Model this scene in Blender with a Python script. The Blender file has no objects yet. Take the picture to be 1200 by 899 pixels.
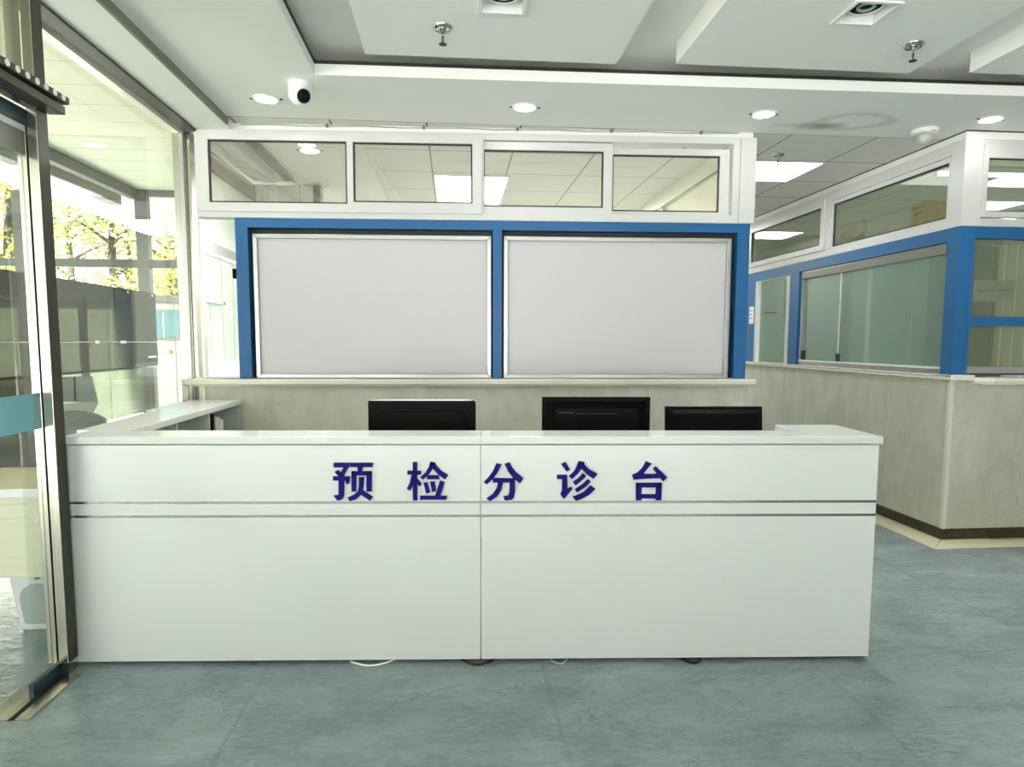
import bpy, bmesh, math, random
from mathutils import Matrix, Vector
random.seed(7)
scene = bpy.context.scene
COL = scene.collection
PI = math.pi

# ------------------------------------------------------------------ colours / materials
def lin(c):
    out = []
    for v in c:
        v = v / 255.0
        out.append(v / 12.92 if v <= 0.04045 else ((v + 0.055) / 1.055) ** 2.4)
    return (out[0], out[1], out[2], 1.0)

def new_mat(name):
    m = bpy.data.materials.new(name)
    m.use_nodes = True
    nt = m.node_tree
    for n in list(nt.nodes):
        nt.nodes.remove(n)
    out = nt.nodes.new('ShaderNodeOutputMaterial')
    return m, nt, out

def pbr(name, col, rough=0.5, metal=0.0, spec=0.5, var=0.0, vscale=6.0, bump=0.0, bscale=40.0, aniso=None):
    """principled surface with a little procedural variation of tone and relief"""
    m, nt, out = new_mat(name)
    b = nt.nodes.new('ShaderNodeBsdfPrincipled')
    b.inputs['Roughness'].default_value = rough
    b.inputs['Metallic'].default_value = metal
    b.inputs['Specular IOR Level'].default_value = spec
    c = lin(col)
    tc = nt.nodes.new('ShaderNodeTexCoord')
    if var > 0:
        mp = nt.nodes.new('ShaderNodeMapping')
        mp.inputs['Scale'].default_value = aniso or (1, 1, 1)
        nt.links.new(tc.outputs['Object'], mp.inputs['Vector'])
        ns = nt.nodes.new('ShaderNodeTexNoise')
        ns.inputs['Scale'].default_value = vscale
        ns.inputs['Detail'].default_value = 5
        nt.links.new(mp.outputs['Vector'], ns.inputs['Vector'])
        rp = nt.nodes.new('ShaderNodeValToRGB')
        rp.color_ramp.elements[0].position = 0.3
        rp.color_ramp.elements[1].position = 0.7
        rp.color_ramp.elements[0].color = (c[0] * (1 - var), c[1] * (1 - var), c[2] * (1 - var), 1)
        rp.color_ramp.elements[1].color = (min(1, c[0] * (1 + var)), min(1, c[1] * (1 + var)), min(1, c[2] * (1 + var)), 1)
        nt.links.new(ns.outputs['Fac'], rp.inputs['Fac'])
        nt.links.new(rp.outputs['Color'], b.inputs['Base Color'])
    else:
        b.inputs['Base Color'].default_value = c
    if bump > 0:
        n2 = nt.nodes.new('ShaderNodeTexNoise')
        n2.inputs['Scale'].default_value = bscale
        n2.inputs['Detail'].default_value = 4
        nt.links.new(tc.outputs['Object'], n2.inputs['Vector'])
        bp = nt.nodes.new('ShaderNodeBump')
        bp.inputs['Strength'].default_value = bump
        bp.inputs['Distance'].default_value = 0.01
        nt.links.new(n2.outputs['Fac'], bp.inputs['Height'])
        nt.links.new(bp.outputs['Normal'], b.inputs['Normal'])
    nt.links.new(b.outputs['BSDF'], out.inputs['Surface'])
    return m

def glow(name, col, strength):
    m, nt, out = new_mat(name)
    e = nt.nodes.new('ShaderNodeEmission')
    e.inputs['Color'].default_value = lin(col)
    e.inputs['Strength'].default_value = strength
    nt.links.new(e.outputs['Emission'], out.inputs['Surface'])
    return m

def glass(name, tint=(250, 252, 250), refl=0.06, graze=0.6, rough=0.0, haze=0.0, hazecol=(200, 205, 195)):
    """thin architectural pane: tinted see-through plus mirror reflection that grows at grazing angles"""
    m, nt, out = new_mat(name)
    t = nt.nodes.new('ShaderNodeBsdfTransparent')
    t.inputs['Color'].default_value = lin(tint)
    g = nt.nodes.new('ShaderNodeBsdfGlossy')
    g.inputs['Roughness'].default_value = rough
    lw = nt.nodes.new('ShaderNodeLayerWeight')
    lw.inputs['Blend'].default_value = 0.5
    pw = nt.nodes.new('ShaderNodeMath'); pw.operation = 'POWER'
    pw.inputs[1].default_value = 4.0
    nt.links.new(lw.outputs['Facing'], pw.inputs[0])
    mr = nt.nodes.new('ShaderNodeMapRange')
    mr.inputs['To Min'].default_value = refl
    mr.inputs['To Max'].default_value = graze
    nt.links.new(pw.outputs[0], mr.inputs['Value'])
    mx = nt.nodes.new('ShaderNodeMixShader')
    nt.links.new(mr.outputs['Result'], mx.inputs['Fac'])
    nt.links.new(t.outputs['BSDF'], mx.inputs[1])
    nt.links.new(g.outputs['BSDF'], mx.inputs[2])
    last = mx
    if haze > 0:
        d = nt.nodes.new('ShaderNodeBsdfDiffuse')
        d.inputs['Color'].default_value = lin(hazecol)
        m2 = nt.nodes.new('ShaderNodeMixShader')
        m2.inputs['Fac'].default_value = haze
        nt.links.new(mx.outputs[0], m2.inputs[1])
        nt.links.new(d.outputs['BSDF'], m2.inputs[2])
        last = m2
    nt.links.new(last.outputs[0], out.inputs['Surface'])
    return m

M = {}
M['laminate'] = pbr('white_laminate', (203, 207, 201), 0.22, spec=0.5, var=0.015, vscale=2)
M['laminate_top'] = pbr('white_gloss_top', (246, 247, 242), 0.10, spec=0.28, var=0.01, vscale=2)
M['edge'] = pbr('white_edge_dimmed', (198, 201, 194), 0.3)  # darker than the top: the edge's dimmer lighting put into colour
M['plinth'] = pbr('black_plinth', (18, 18, 16), 0.6)
M['chrome'] = pbr('chrome_strip', (150, 152, 146), 0.22, metal=1.0)
M['letter'] = pbr('navy_acrylic', (27, 22, 100), 0.5, spec=0.06, var=0.05, vscale=20)
M['seam'] = pbr('seam_shadow', (120, 122, 116), 0.6)
M['blue'] = pbr('blue_frame', (30, 94, 146), 0.4, spec=0.35, var=0.03, vscale=3)
M['white_pvc'] = pbr('white_window_profile', (208, 209, 206), 0.3, var=0.015, vscale=4)
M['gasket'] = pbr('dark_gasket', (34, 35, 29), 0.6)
M['alu'] = pbr('brushed_aluminium', (176, 177, 175), 0.32, metal=0.85, var=0.04, vscale=4, aniso=(1, 1, 30))
M['board'] = pbr('whiteboard_film', (200, 200, 201), 0.35, spec=0.4, var=0.01, vscale=1.5)
M['stone_sill'] = pbr('cream_sill', (226, 223, 208), 0.25, var=0.03, vscale=5)
M['cream_strip'] = pbr('cream_strip', (224, 222, 206), 0.3, var=0.02, vscale=5)
M['ceil'] = pbr('ceiling_paint', (247, 247, 242), 0.8, spec=0.2, var=0.015, vscale=1.3)
M['ceil_deep'] = pbr('ceiling_paint_recess', (236, 236, 230), 0.85, spec=0.2, var=0.015, vscale=1.3)
M['plaster'] = pbr('wall_paint', (228, 226, 219), 0.75, spec=0.25, var=0.02, vscale=1.5)
M['steel'] = pbr('stainless_steel', (186, 184, 168), 0.24, metal=1.0, var=0.1, vscale=3, aniso=(14, 14, 0.6))
M['bronze'] = pbr('dark_anodised_metal', (56, 52, 41), 0.45, metal=0.3, var=0.08, vscale=8)
M['grey_frame'] = pbr('grey_steel_frame', (122, 124, 116), 0.45, metal=0.3, var=0.04, vscale=5)
M['post_grey'] = pbr('dark_grey_post', (78, 80, 73), 0.5, metal=0.2, var=0.04, vscale=5)
M['chair_grey'] = pbr('mid_grey_plastic', (112, 118, 114), 0.5, var=0.04, vscale=5)
M['rubber'] = pbr('black_rubber', (16, 17, 15), 0.7)
M['teal'] = pbr('teal_rail', (14, 56, 68), 0.35, var=0.06, vscale=6)
M['stripe'] = pbr('pale_teal_film', (120, 178, 190), 0.35, var=0.05, vscale=5)
M['black_plastic'] = pbr('black_plastic', (3, 4, 3), 0.5, spec=0.08, var=0.1, vscale=40)
M['black_gloss'] = pbr('black_gloss', (8, 8, 9), 0.12)
M['dark_grey'] = pbr('dark_grey_plastic', (52, 54, 52), 0.5)
M['white_plastic'] = pbr('white_plastic', (238, 239, 236), 0.3, var=0.01, vscale=8)
M['grey_plastic'] = pbr('grey_plastic', (168, 178, 178), 0.4, var=0.04, vscale=5)
M['lens'] = pbr('dark_lens', (10, 10, 12), 0.06)
M['nickel'] = pbr('nickel', (190, 188, 178), 0.18, metal=1.0)
M['card'] = pbr('cardboard', (226, 192, 126), 0.8, var=0.06, vscale=9)
M['card_dark'] = pbr('brown_cardboard', (168, 134, 78), 0.85, var=0.08, vscale=9)
M['print'] = pbr('brown_print', (110, 78, 44), 0.8)
M['pale_wood'] = pbr('pale_wood', (226, 221, 196), 0.5, var=0.05, vscale=3, aniso=(1, 1, 14))
M['tan_top'] = pbr('tan_laminate', (226, 212, 178), 0.4, var=0.05, vscale=2.5, aniso=(1, 8, 1))
M['paper'] = pbr('grey_paper', (198, 202, 200), 0.8, var=0.02)
M['ink'] = pbr('grey_ink', (120, 126, 126), 0.8)
M['glass'] = glass('clear_glass', (248, 251, 248), 0.05, 0.5)
M['glass_transom'] = glass('transom_glass', (245, 244, 240), 0.07, 0.6, haze=0.08, hazecol=(216, 212, 200))
M['glass_green'] = glass('green_glass', (200, 214, 206), 0.10, 0.6, haze=0.30, hazecol=(170, 190, 178))
M['glass_side'] = glass('smoky_side_glass', (222, 226, 214), 0.035, 0.55, haze=0.16, hazecol=(176, 178, 164))
M['tint'] = glass('grey_tinted_sheet', (120, 123, 111), 0.02, 0.12, rough=0.06, haze=0.12, hazecol=(96, 99, 88))
M['tint_dark'] = glass('dark_tinted_hem', (92, 95, 84), 0.02, 0.12, rough=0.06, haze=0.16, hazecol=(76, 80, 68))
M['tint_pale'] = glass('pale_tinted_sheet', (160, 165, 154), 0.03, 0.2, rough=0.04, haze=0.10, hazecol=(170, 178, 166))
M['dome_glass'] = glass('smoked_dome', (232, 233, 230), 0.07, 0.5, haze=0.30, hazecol=(240, 240, 238))
M['lamp_disc'] = glow('downlight_disc', (255, 252, 244), 40.0)
M['lamp_panel'] = glow('light_panel_diffuser', (250, 253, 255), 9.0)
M['fill_panel_rear'] = glow('rear_fill_diffuser', (252, 253, 250), 260.0)
M['fill_panel_side'] = glow('side_fill_diffuser', (252, 253, 250), 130.0)
M['lamp_panel_corridor'] = glow('corridor_panel_diffuser', (252, 253, 250), 50.0)
M['fill_panel_hall'] = glow('hall_fill_diffuser', (252, 253, 250), 6.0)
M['lamp_disc_rear'] = glow('rear_downlight_disc', (255, 252, 244), 400.0)
M['lamp_tube'] = glow('tube_glow', (245, 252, 255), 12.0)
M['green_cloth'] = pbr('grey_green_board', (128, 142, 124), 0.8, var=0.08, vscale=4)
M['curtain'] = pbr('pale_curtain', (226, 224, 204), 0.8, var=0.04, vscale=5)
M['bark'] = pbr('bark', (66, 58, 48), 0.9, var=0.2, vscale=14)
M['bounce_damper'] = pbr('bounce_damper', (92, 104, 62), 0.9, var=0.2, vscale=9)
M['concrete'] = pbr('pale_concrete', (214, 214, 212), 0.9, var=0.06, vscale=1.2)
M['van_white'] = pbr('white_enamel', (206, 209, 200), 0.3, var=0.02, vscale=2)
M['teal_window'] = pbr('teal_window', (104, 150, 160), 0.12, var=0.08, vscale=5)

def leaf_mat(name, col):
    m, nt, out = new_mat(name)
    tc = nt.nodes.new('ShaderNodeTexCoord')
    ns = nt.nodes.new('ShaderNodeTexNoise'); ns.inputs['Scale'].default_value = 1.7; ns.inputs['Detail'].default_value = 6
    nt.links.new(tc.outputs['Object'], ns.inputs['Vector'])
    rp = nt.nodes.new('ShaderNodeValToRGB')
    c = lin(col)
    rp.color_ramp.elements[0].position = 0.32; rp.color_ramp.elements[1].position = 0.68
    rp.color_ramp.elements[0].color = (c[0] * 0.5, c[1] * 0.6, c[2] * 0.5, 1)
    rp.color_ramp.elements[1].color = (min(1, c[0] * 1.5), min(1, c[1] * 1.35), c[2] * 1.2, 1)
    nt.links.new(ns.outputs['Fac'], rp.inputs['Fac'])
    d = nt.nodes.new('ShaderNodeBsdfDiffuse'); t = nt.nodes.new('ShaderNodeBsdfTranslucent')
    nt.links.new(rp.outputs['Color'], d.inputs['Color']); nt.links.new(rp.outputs['Color'], t.inputs['Color'])
    mx = nt.nodes.new('ShaderNodeMixShader'); mx.inputs['Fac'].default_value = 0.45
    nt.links.new(d.outputs[0], mx.inputs[1]); nt.links.new(t.outputs[0], mx.inputs[2])
    nt.links.new(mx.outputs[0], out.inputs['Surface'])
    return m
M['leaf_a'] = leaf_mat('leaf_yellow_green', (172, 178, 104))
M['leaf_b'] = leaf_mat('leaf_mid_green', (146, 160, 104))
M['leaf_c'] = leaf_mat('leaf_grey_green', (150, 160, 122))

# ---- marble-look wainscot panels with faint vertical joints
def marble(name, base, dark, joint_axis, pitch=0.6, offset=0.0, flow=(1.0, 1.0, 0.45)):
    m, nt, out = new_mat(name)
    L = nt.links.new
    tc = nt.nodes.new('ShaderNodeTexCoord')
    mp = nt.nodes.new('ShaderNodeMapping'); mp.inputs['Scale'].default_value = flow
    L(tc.outputs['Object'], mp.inputs['Vector'])
    n1 = nt.nodes.new('ShaderNodeTexNoise'); n1.inputs['Scale'].default_value = 6.5; n1.inputs['Detail'].default_value = 8; n1.inputs['Distortion'].default_value = 0.9
    L(mp.outputs['Vector'], n1.inputs['Vector'])
    r1 = nt.nodes.new('ShaderNodeValToRGB')
    a, d = lin(base), lin(dark)
    r1.color_ramp.elements[0].position = 0.32; r1.color_ramp.elements[1].position = 0.62
    r1.color_ramp.elements[0].color = d; r1.color_ramp.elements[1].color = a
    L(n1.outputs['Fac'], r1.inputs['Fac'])
    # thin darker veins
    n2 = nt.nodes.new('ShaderNodeTexNoise'); n2.inputs['Scale'].default_value = 7.0; n2.inputs['Detail'].default_value = 7; n2.inputs['Distortion'].default_value = 2.2
    L(mp.outputs['Vector'], n2.inputs['Vector'])
    sb = nt.nodes.new('ShaderNodeMath'); sb.operation = 'SUBTRACT'; sb.inputs[1].default_value = 0.5
    ab = nt.nodes.new('ShaderNodeMath'); ab.operation = 'ABSOLUTE'
    L(n2.outputs['Fac'], sb.inputs[0]); L(sb.outputs[0], ab.inputs[0])
    vr = nt.nodes.new('ShaderNodeMapRange'); vr.inputs['From Max'].default_value = 0.022; vr.inputs['To Min'].default_value = 0.30; vr.inputs['To Max'].default_value = 0.0
    L(ab.outputs[0], vr.inputs['Value'])
    mk = nt.nodes.new('ShaderNodeTexNoise'); mk.inputs['Scale'].default_value = 2.3
    L(mp.outputs['Vector'], mk.inputs['Vector'])
    mkr = nt.nodes.new('ShaderNodeMapRange'); mkr.inputs['From Min'].default_value = 0.48; mkr.inputs['From Max'].default_value = 0.62
    L(mk.outputs['Fac'], mkr.inputs['Value'])
    mu = nt.nodes.new('ShaderNodeMath'); mu.operation = 'MULTIPLY'
    L(vr.outputs['Result'], mu.inputs[0]); L(mkr.outputs['Result'], mu.inputs[1])
    mix = nt.nodes.new('ShaderNodeMixRGB'); mix.inputs['Color2'].default_value = (d[0] * 0.55, d[1] * 0.52, d[2] * 0.45, 1)
    L(mu.outputs[0], mix.inputs['Fac']); L(r1.outputs['Color'], mix.inputs['Color1'])
    # panel joints
    sx = nt.nodes.new('ShaderNodeSeparateXYZ'); L(tc.outputs['Object'], sx.inputs[0])
    ad = nt.nodes.new('ShaderNodeMath'); ad.operation = 'ADD'; ad.inputs[1].default_value = offset + 60 * pitch
    L(sx.outputs[joint_axis], ad.inputs[0])
    md = nt.nodes.new('ShaderNodeMath'); md.operation = 'MODULO'; md.inputs[1].default_value = pitch
    L(ad.outputs[0], md.inputs[0])
    lt = nt.nodes.new('ShaderNodeMath'); lt.operation = 'LESS_THAN'; lt.inputs[1].default_value = 0.004
    L(md.outputs[0], lt.inputs[0])
    fm = nt.nodes.new('ShaderNodeMath'); fm.operation = 'MULTIPLY'; fm.inputs[1].default_value = 0.14
    L(lt.outputs[0], fm.inputs[0])
    mj = nt.nodes.new('ShaderNodeMixRGB'); mj.inputs['Color2'].default_value = (d[0] * 0.5, d[1] * 0.5, d[2] * 0.45, 1)
    L(fm.outputs[0], mj.inputs['Fac']); L(mix.outputs['Color'], mj.inputs['Color1'])
    b = nt.nodes.new('ShaderNodeBsdfPrincipled'); b.inputs['Roughness'].default_value = 0.36
    L(mj.outputs['Color'], b.inputs['Base Color']); L(b.outputs[0], out.inputs[0])
    return m
M['marble_back'] = marble('wainscot_back', (234, 230, 212), (218, 213, 195), 0, 0.9, 0.12)
M['marble_right'] = marble('wainscot_right', (206, 202, 187), (190, 186, 169), 1, 1.2, 0.3)
M['border'] = pbr('olive_cream_border', (200, 197, 166), 0.3, var=0.04, vscale=6)
M['dark_marble'] = marble('baseboard_marble', (62, 46, 28), (26, 20, 13), 1, 1.2, 0.0, (4, 4, 4))

def floor_mat():
    m, nt, out = new_mat('teal_vinyl_floor')
    L = nt.links.new
    N = nt.nodes.new
    tc = N('ShaderNodeTexCoord')
    mp = N('ShaderNodeMapping'); mp.inputs['Scale'].default_value = (1.0, 2.0, 1.0); mp.inputs['Rotation'].default_value = (0, 0, 0.35)
    L(tc.outputs['Object'], mp.inputs['Vector'])
    n1 = N('ShaderNodeTexNoise'); n1.inputs['Scale'].default_value = 2.2; n1.inputs['Detail'].default_value = 5; n1.inputs['Distortion'].default_value = 0.8
    L(mp.outputs['Vector'], n1.inputs['Vector'])
    # fine crinkled slate relief: ridged noise at hand scale
    n3 = N('ShaderNodeTexNoise'); n3.inputs['Scale'].default_value = 13.0; n3.inputs['Detail'].default_value = 8; n3.inputs['Distortion'].default_value = 1.6; n3.inputs['Roughness'].default_value = 0.68
    L(mp.outputs['Vector'], n3.inputs['Vector'])
    blend = N('ShaderNodeMixRGB'); blend.inputs['Fac'].default_value = 0.5
    L(n1.outputs['Fac'], blend.inputs['Color1']); L(n3.outputs['Fac'], blend.inputs['Color2'])
    rp = N('ShaderNodeValToRGB')
    rp.color_ramp.elements[0].position = 0.36; rp.color_ramp.elements[1].position = 0.64
    rp.color_ramp.elements[0].color = lin(FLOOR_DARK); rp.color_ramp.elements[1].color = lin(FLOOR_LIGHT)
    L(blend.outputs['Color'], rp.inputs['Fac'])
    n2 = N('ShaderNodeTexNoise'); n2.inputs['Scale'].default_value = 5.5; n2.inputs['Detail'].default_value = 7; n2.inputs['Distortion'].default_value = 2.0
    L(mp.outputs['Vector'], n2.inputs['Vector'])
    s = N('ShaderNodeMath'); s.operation = 'SUBTRACT'; s.inputs[1].default_value = 0.5
    a = N('ShaderNodeMath'); a.operation = 'ABSOLUTE'
    L(n2.outputs['Fac'], s.inputs[0]); L(s.outputs[0], a.inputs[0])
    vr = N('ShaderNodeMapRange'); vr.inputs['From Max'].default_value = 0.016; vr.inputs['To Min'].default_value = 0.6; vr.inputs['To Max'].default_value = 0.0
    L(a.outputs[0], vr.inputs['Value'])
    mk = N('ShaderNodeTexNoise'); mk.inputs['Scale'].default_value = 2.6; L(tc.outputs['Object'], mk.inputs['Vector'])
    mkr = N('ShaderNodeMapRange'); mkr.inputs['From Min'].default_value = 0.46; mkr.inputs['From Max'].default_value = 0.58
    L(mk.outputs['Fac'], mkr.inputs['Value'])
    mu = N('ShaderNodeMath'); mu.operation = 'MULTIPLY'; L(vr.outputs['Result'], mu.inputs[0]); L(mkr.outputs['Result'], mu.inputs[1])
    mx = N('ShaderNodeMixRGB'); mx.inputs['Color2'].default_value = lin((78, 92, 92))
    L(mu.outputs[0], mx.inputs['Fac']); L(rp.outputs['Color'], mx.inputs['Color1'])
    # slightly wavy sheet joints
    wv = N('ShaderNodeTexNoise'); wv.inputs['Scale'].default_value = 2.5; L(tc.outputs['Object'], wv.inputs['Vector'])
    sx = N('ShaderNodeSeparateXYZ'); L(tc.outputs['Object'], sx.inputs[0])
    lines = []
    for ax, pitch, off in ((0, 1.124, 0.767 + 11.24), (1, 0.62, 0.70 + 12.4)):
        ad = N('ShaderNodeMath'); ad.operation = 'ADD'; ad.inputs[1].default_value = off
        L(sx.outputs[ax], ad.inputs[0])
        w2 = N('ShaderNodeMath'); w2.operation = 'MULTIPLY_ADD'; w2.inputs[1].default_value = 0.03
        L(wv.outputs['Fac'], w2.inputs[0]); L(ad.outputs[0], w2.inputs[2])
        md = N('ShaderNodeMath'); md.operation = 'MODULO'; md.inputs[1].default_value = pitch; L(w2.outputs[0], md.inputs[0])
        c1 = N('ShaderNodeMath'); c1.operation = 'SUBTRACT'; c1.inputs[1].default_value = 0.02; L(md.outputs[0], c1.inputs[0])
        c2 = N('ShaderNodeMath'); c2.operation = 'ABSOLUTE'; L(c1.outputs[0], c2.inputs[0])
        fr = N('ShaderNodeMapRange'); fr.inputs['From Max'].default_value = 0.013 if ax == 0 else 0.007
        fr.inputs['To Min'].default_value = 0.40 if ax == 0 else 0.22; fr.inputs['To Max'].default_value = 0.0
        L(c2.outputs[0], fr.inputs['Value'])
        lines.append(fr)
    mm = N('ShaderNodeMath'); mm.operation = 'MAXIMUM'; L(lines[0].outputs['Result'], mm.inputs[0]); L(lines[1].outputs['Result'], mm.inputs[1])
    mk3 = N('ShaderNodeMath'); mk3.operation = 'MULTIPLY'; L(mm.outputs[0], mk3.inputs[0])
    mk2 = N('ShaderNodeMapRange'); mk2.inputs['From Min'].default_value = 0.35; mk2.inputs['From Max'].default_value = 0.6; mk2.inputs['To Min'].default_value = 0.25
    L(mk.outputs['Fac'], mk2.inputs['Value']); L(mk2.outputs['Result'], mk3.inputs[1])
    mj = N('ShaderNodeMixRGB'); mj.inputs['Color2'].default_value = lin((80, 94, 92))
    L(mk3.outputs[0], mj.inputs['Fac']); L(mx.outputs['Color'], mj.inputs['Color1'])
    b = N('ShaderNodeBsdfPrincipled'); b.inputs['Roughness'].default_value = 0.20; b.inputs['Specular IOR Level'].default_value = 0.5
    hs = N('ShaderNodeMath'); hs.operation = 'ADD'; L(n3.outputs['Fac'], hs.inputs[0]); L(n2.outputs['Fac'], hs.inputs[1])
    bp = N('ShaderNodeBump'); bp.inputs['Strength'].default_value = 0.22; bp.inputs['Distance'].default_value = 0.010
    L(hs.outputs[0], bp.inputs['Height']); L(bp.outputs['Normal'], b.inputs['Normal'])
    L(mj.outputs['Color'], b.inputs['Base Color']); L(b.outputs[0], out.inputs[0])
    return m
FLOOR_DARK, FLOOR_LIGHT = (103, 120, 122), (139, 154, 154)
M['floor'] = floor_mat()

def tile_mat(name, col, px, ox, py, oy, w=0.010, linecol=(104, 106, 98)):
    """mineral-fibre lay-in tiles with dark joints"""
    m, nt, out = new_mat(name)
    L, N = nt.links.new, nt.nodes.new
    tc = N('ShaderNodeTexCoord'); sx = N('ShaderNodeSeparateXYZ'); L(tc.outputs['Object'], sx.inputs[0])
    ls = []
    for ax, p, o in ((0, px, ox), (1, py, oy)):
        ad = N('ShaderNodeMath'); ad.operation = 'ADD'; ad.inputs[1].default_value = 40 * p - o + w / 2; L(sx.outputs[ax], ad.inputs[0])
        md = N('ShaderNodeMath'); md.operation = 'MODULO'; md.inputs[1].default_value = p; L(ad.outputs[0], md.inputs[0])
        lt = N('ShaderNodeMath'); lt.operation = 'LESS_THAN'; lt.inputs[1].default_value = w; L(md.outputs[0], lt.inputs[0]); ls.append(lt)
    mm = N('ShaderNodeMath'); mm.operation = 'MAXIMUM'; L(ls[0].outputs[0], mm.inputs[0]); L(ls[1].outputs[0], mm.inputs[1])
    ns = N('ShaderNodeTexNoise'); ns.inputs['Scale'].default_value = 60; L(tc.outputs['Object'], ns.inputs['Vector'])
    rp = N('ShaderNodeValToRGB'); c = lin(col)
    rp.color_ramp.elements[0].color = (c[0] * .93, c[1] * .93, c[2] * .93, 1); rp.color_ramp.elements[1].color = c
    L(ns.outputs['Fac'], rp.inputs['Fac'])
    mx = N('ShaderNodeMixRGB'); mx.inputs['Color2'].default_value = lin(linecol)
    L(mm.outputs[0], mx.inputs['Fac']); L(rp.outputs['Color'], mx.inputs['Color1'])
    b = N('ShaderNodeBsdfPrincipled'); b.inputs['Roughness'].default_value = 0.85; b.inputs['Specular IOR Level'].default_value = 0.2
    L(mx.outputs['Color'], b.inputs['Base Color']); L(b.outputs[0], out.inputs[0])
    return m
M['tile'] = tile_mat('lay_in_ceiling_tile', (230, 228, 221), 0.6, 2.24, 0.606, 1.672)
M['planks'] = tile_mat('cream_plank_soffit', (244, 240, 222), 50.0, 25.0, 0.32, 0.10, 0.012, (206, 202, 182))

def soffit_mat():
    """painted soffit with the brown water stain beside the third downlight"""
    m, nt, out = new_mat('painted_soffit')
    L, N = nt.links.new, nt.nodes.new
    tc = N('ShaderNodeTexCoord')
    nz = N('ShaderNodeTexNoise'); nz.inputs['Scale'].default_value = 7.0; nz.inputs['Detail'].default_value = 6
    L(tc.outputs['Object'], nz.inputs['Vector'])
    wob = N('ShaderNodeVectorMath'); wob.operation = 'MULTIPLY_ADD'; wob.inputs[1].default_value = (0.12, 0.12, 0)
    L(nz.outputs['Color'], wob.inputs[0]); L(tc.outputs['Object'], wob.inputs[2])
    def ellipse(cx, cy, rx, ry):
        mp = N('ShaderNodeMapping'); mp.vector_type = 'TEXTURE'
        mp.inputs['Location'].default_value = (cx + 0.06, cy + 0.06, 0); mp.inputs['Scale'].default_value = (rx, ry, 50)
        L(wob.outputs[0], mp.inputs['Vector'])
        ln = N('ShaderNodeVectorMath'); ln.operation = 'LENGTH'; L(mp.outputs[0], ln.inputs[0])
        return ln
    ring = ellipse(2.50, 1.40, 0.21, 0.13)
    s = N('ShaderNodeMath'); s.operation = 'SUBTRACT'; s.inputs[1].default_value = 1.0; L(ring.outputs['Value'], s.inputs[0])
    a = N('ShaderNodeMath'); a.operation = 'ABSOLUTE'; L(s.outputs[0], a.inputs[0])
    rr = N('ShaderNodeMapRange'); rr.inputs['From Max'].default_value = 0.30; rr.inputs['To Min'].default_value = 0.34; rr.inputs['To Max'].default_value = 0.0; L(a.outputs[0], rr.inputs['Value'])
    blot = ellipse(2.33, 1.49, 0.17, 0.085)
    br = N('ShaderNodeMapRange'); br.inputs['From Min'].default_value = 0.2; br.inputs['From Max'].default_value = 1.1; br.inputs['To Min'].default_value = 0.85; br.inputs['To Max'].default_value = 0.0; L(blot.outputs['Value'], br.inputs['Value'])
    sm = ellipse(2.16, 1.50, 0.20, 0.05)
    sr = N('ShaderNodeMapRange'); sr.inputs['From Max'].default_value = 1.1; sr.inputs['To Min'].default_value = 0.3; sr.inputs['To Max'].default_value = 0.0; L(sm.outputs['Value'], sr.inputs['Value'])
    m1 = N('ShaderNodeMath'); m1.operation = 'MAXIMUM'; L(rr.outputs['Result'], m1.inputs[0]); L(br.outputs['Result'], m1.inputs[1])
    m2 = N('ShaderNodeMath'); m2.operation = 'MAXIMUM'; L(m1.outputs[0], m2.inputs[0]); L(sr.outputs['Result'], m2.inputs[1])
    mx = N('ShaderNodeMixRGB'); mx.inputs['Color1'].default_value = lin((247, 247, 242)); mx.inputs['Color2'].default_value = lin((150, 140, 104))
    L(m2.outputs[0], mx.inputs['Fac'])
    b = N('ShaderNodeBsdfPrincipled'); b.inputs['Roughness'].default_value = 0.8; b.inputs['Specular IOR Level'].default_value = 0.2
    L(mx.outputs['Color'], b.inputs['Base Color']); L(b.outputs[0], out.inputs[0])
    return m
M['soffit'] = soffit_mat()

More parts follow.
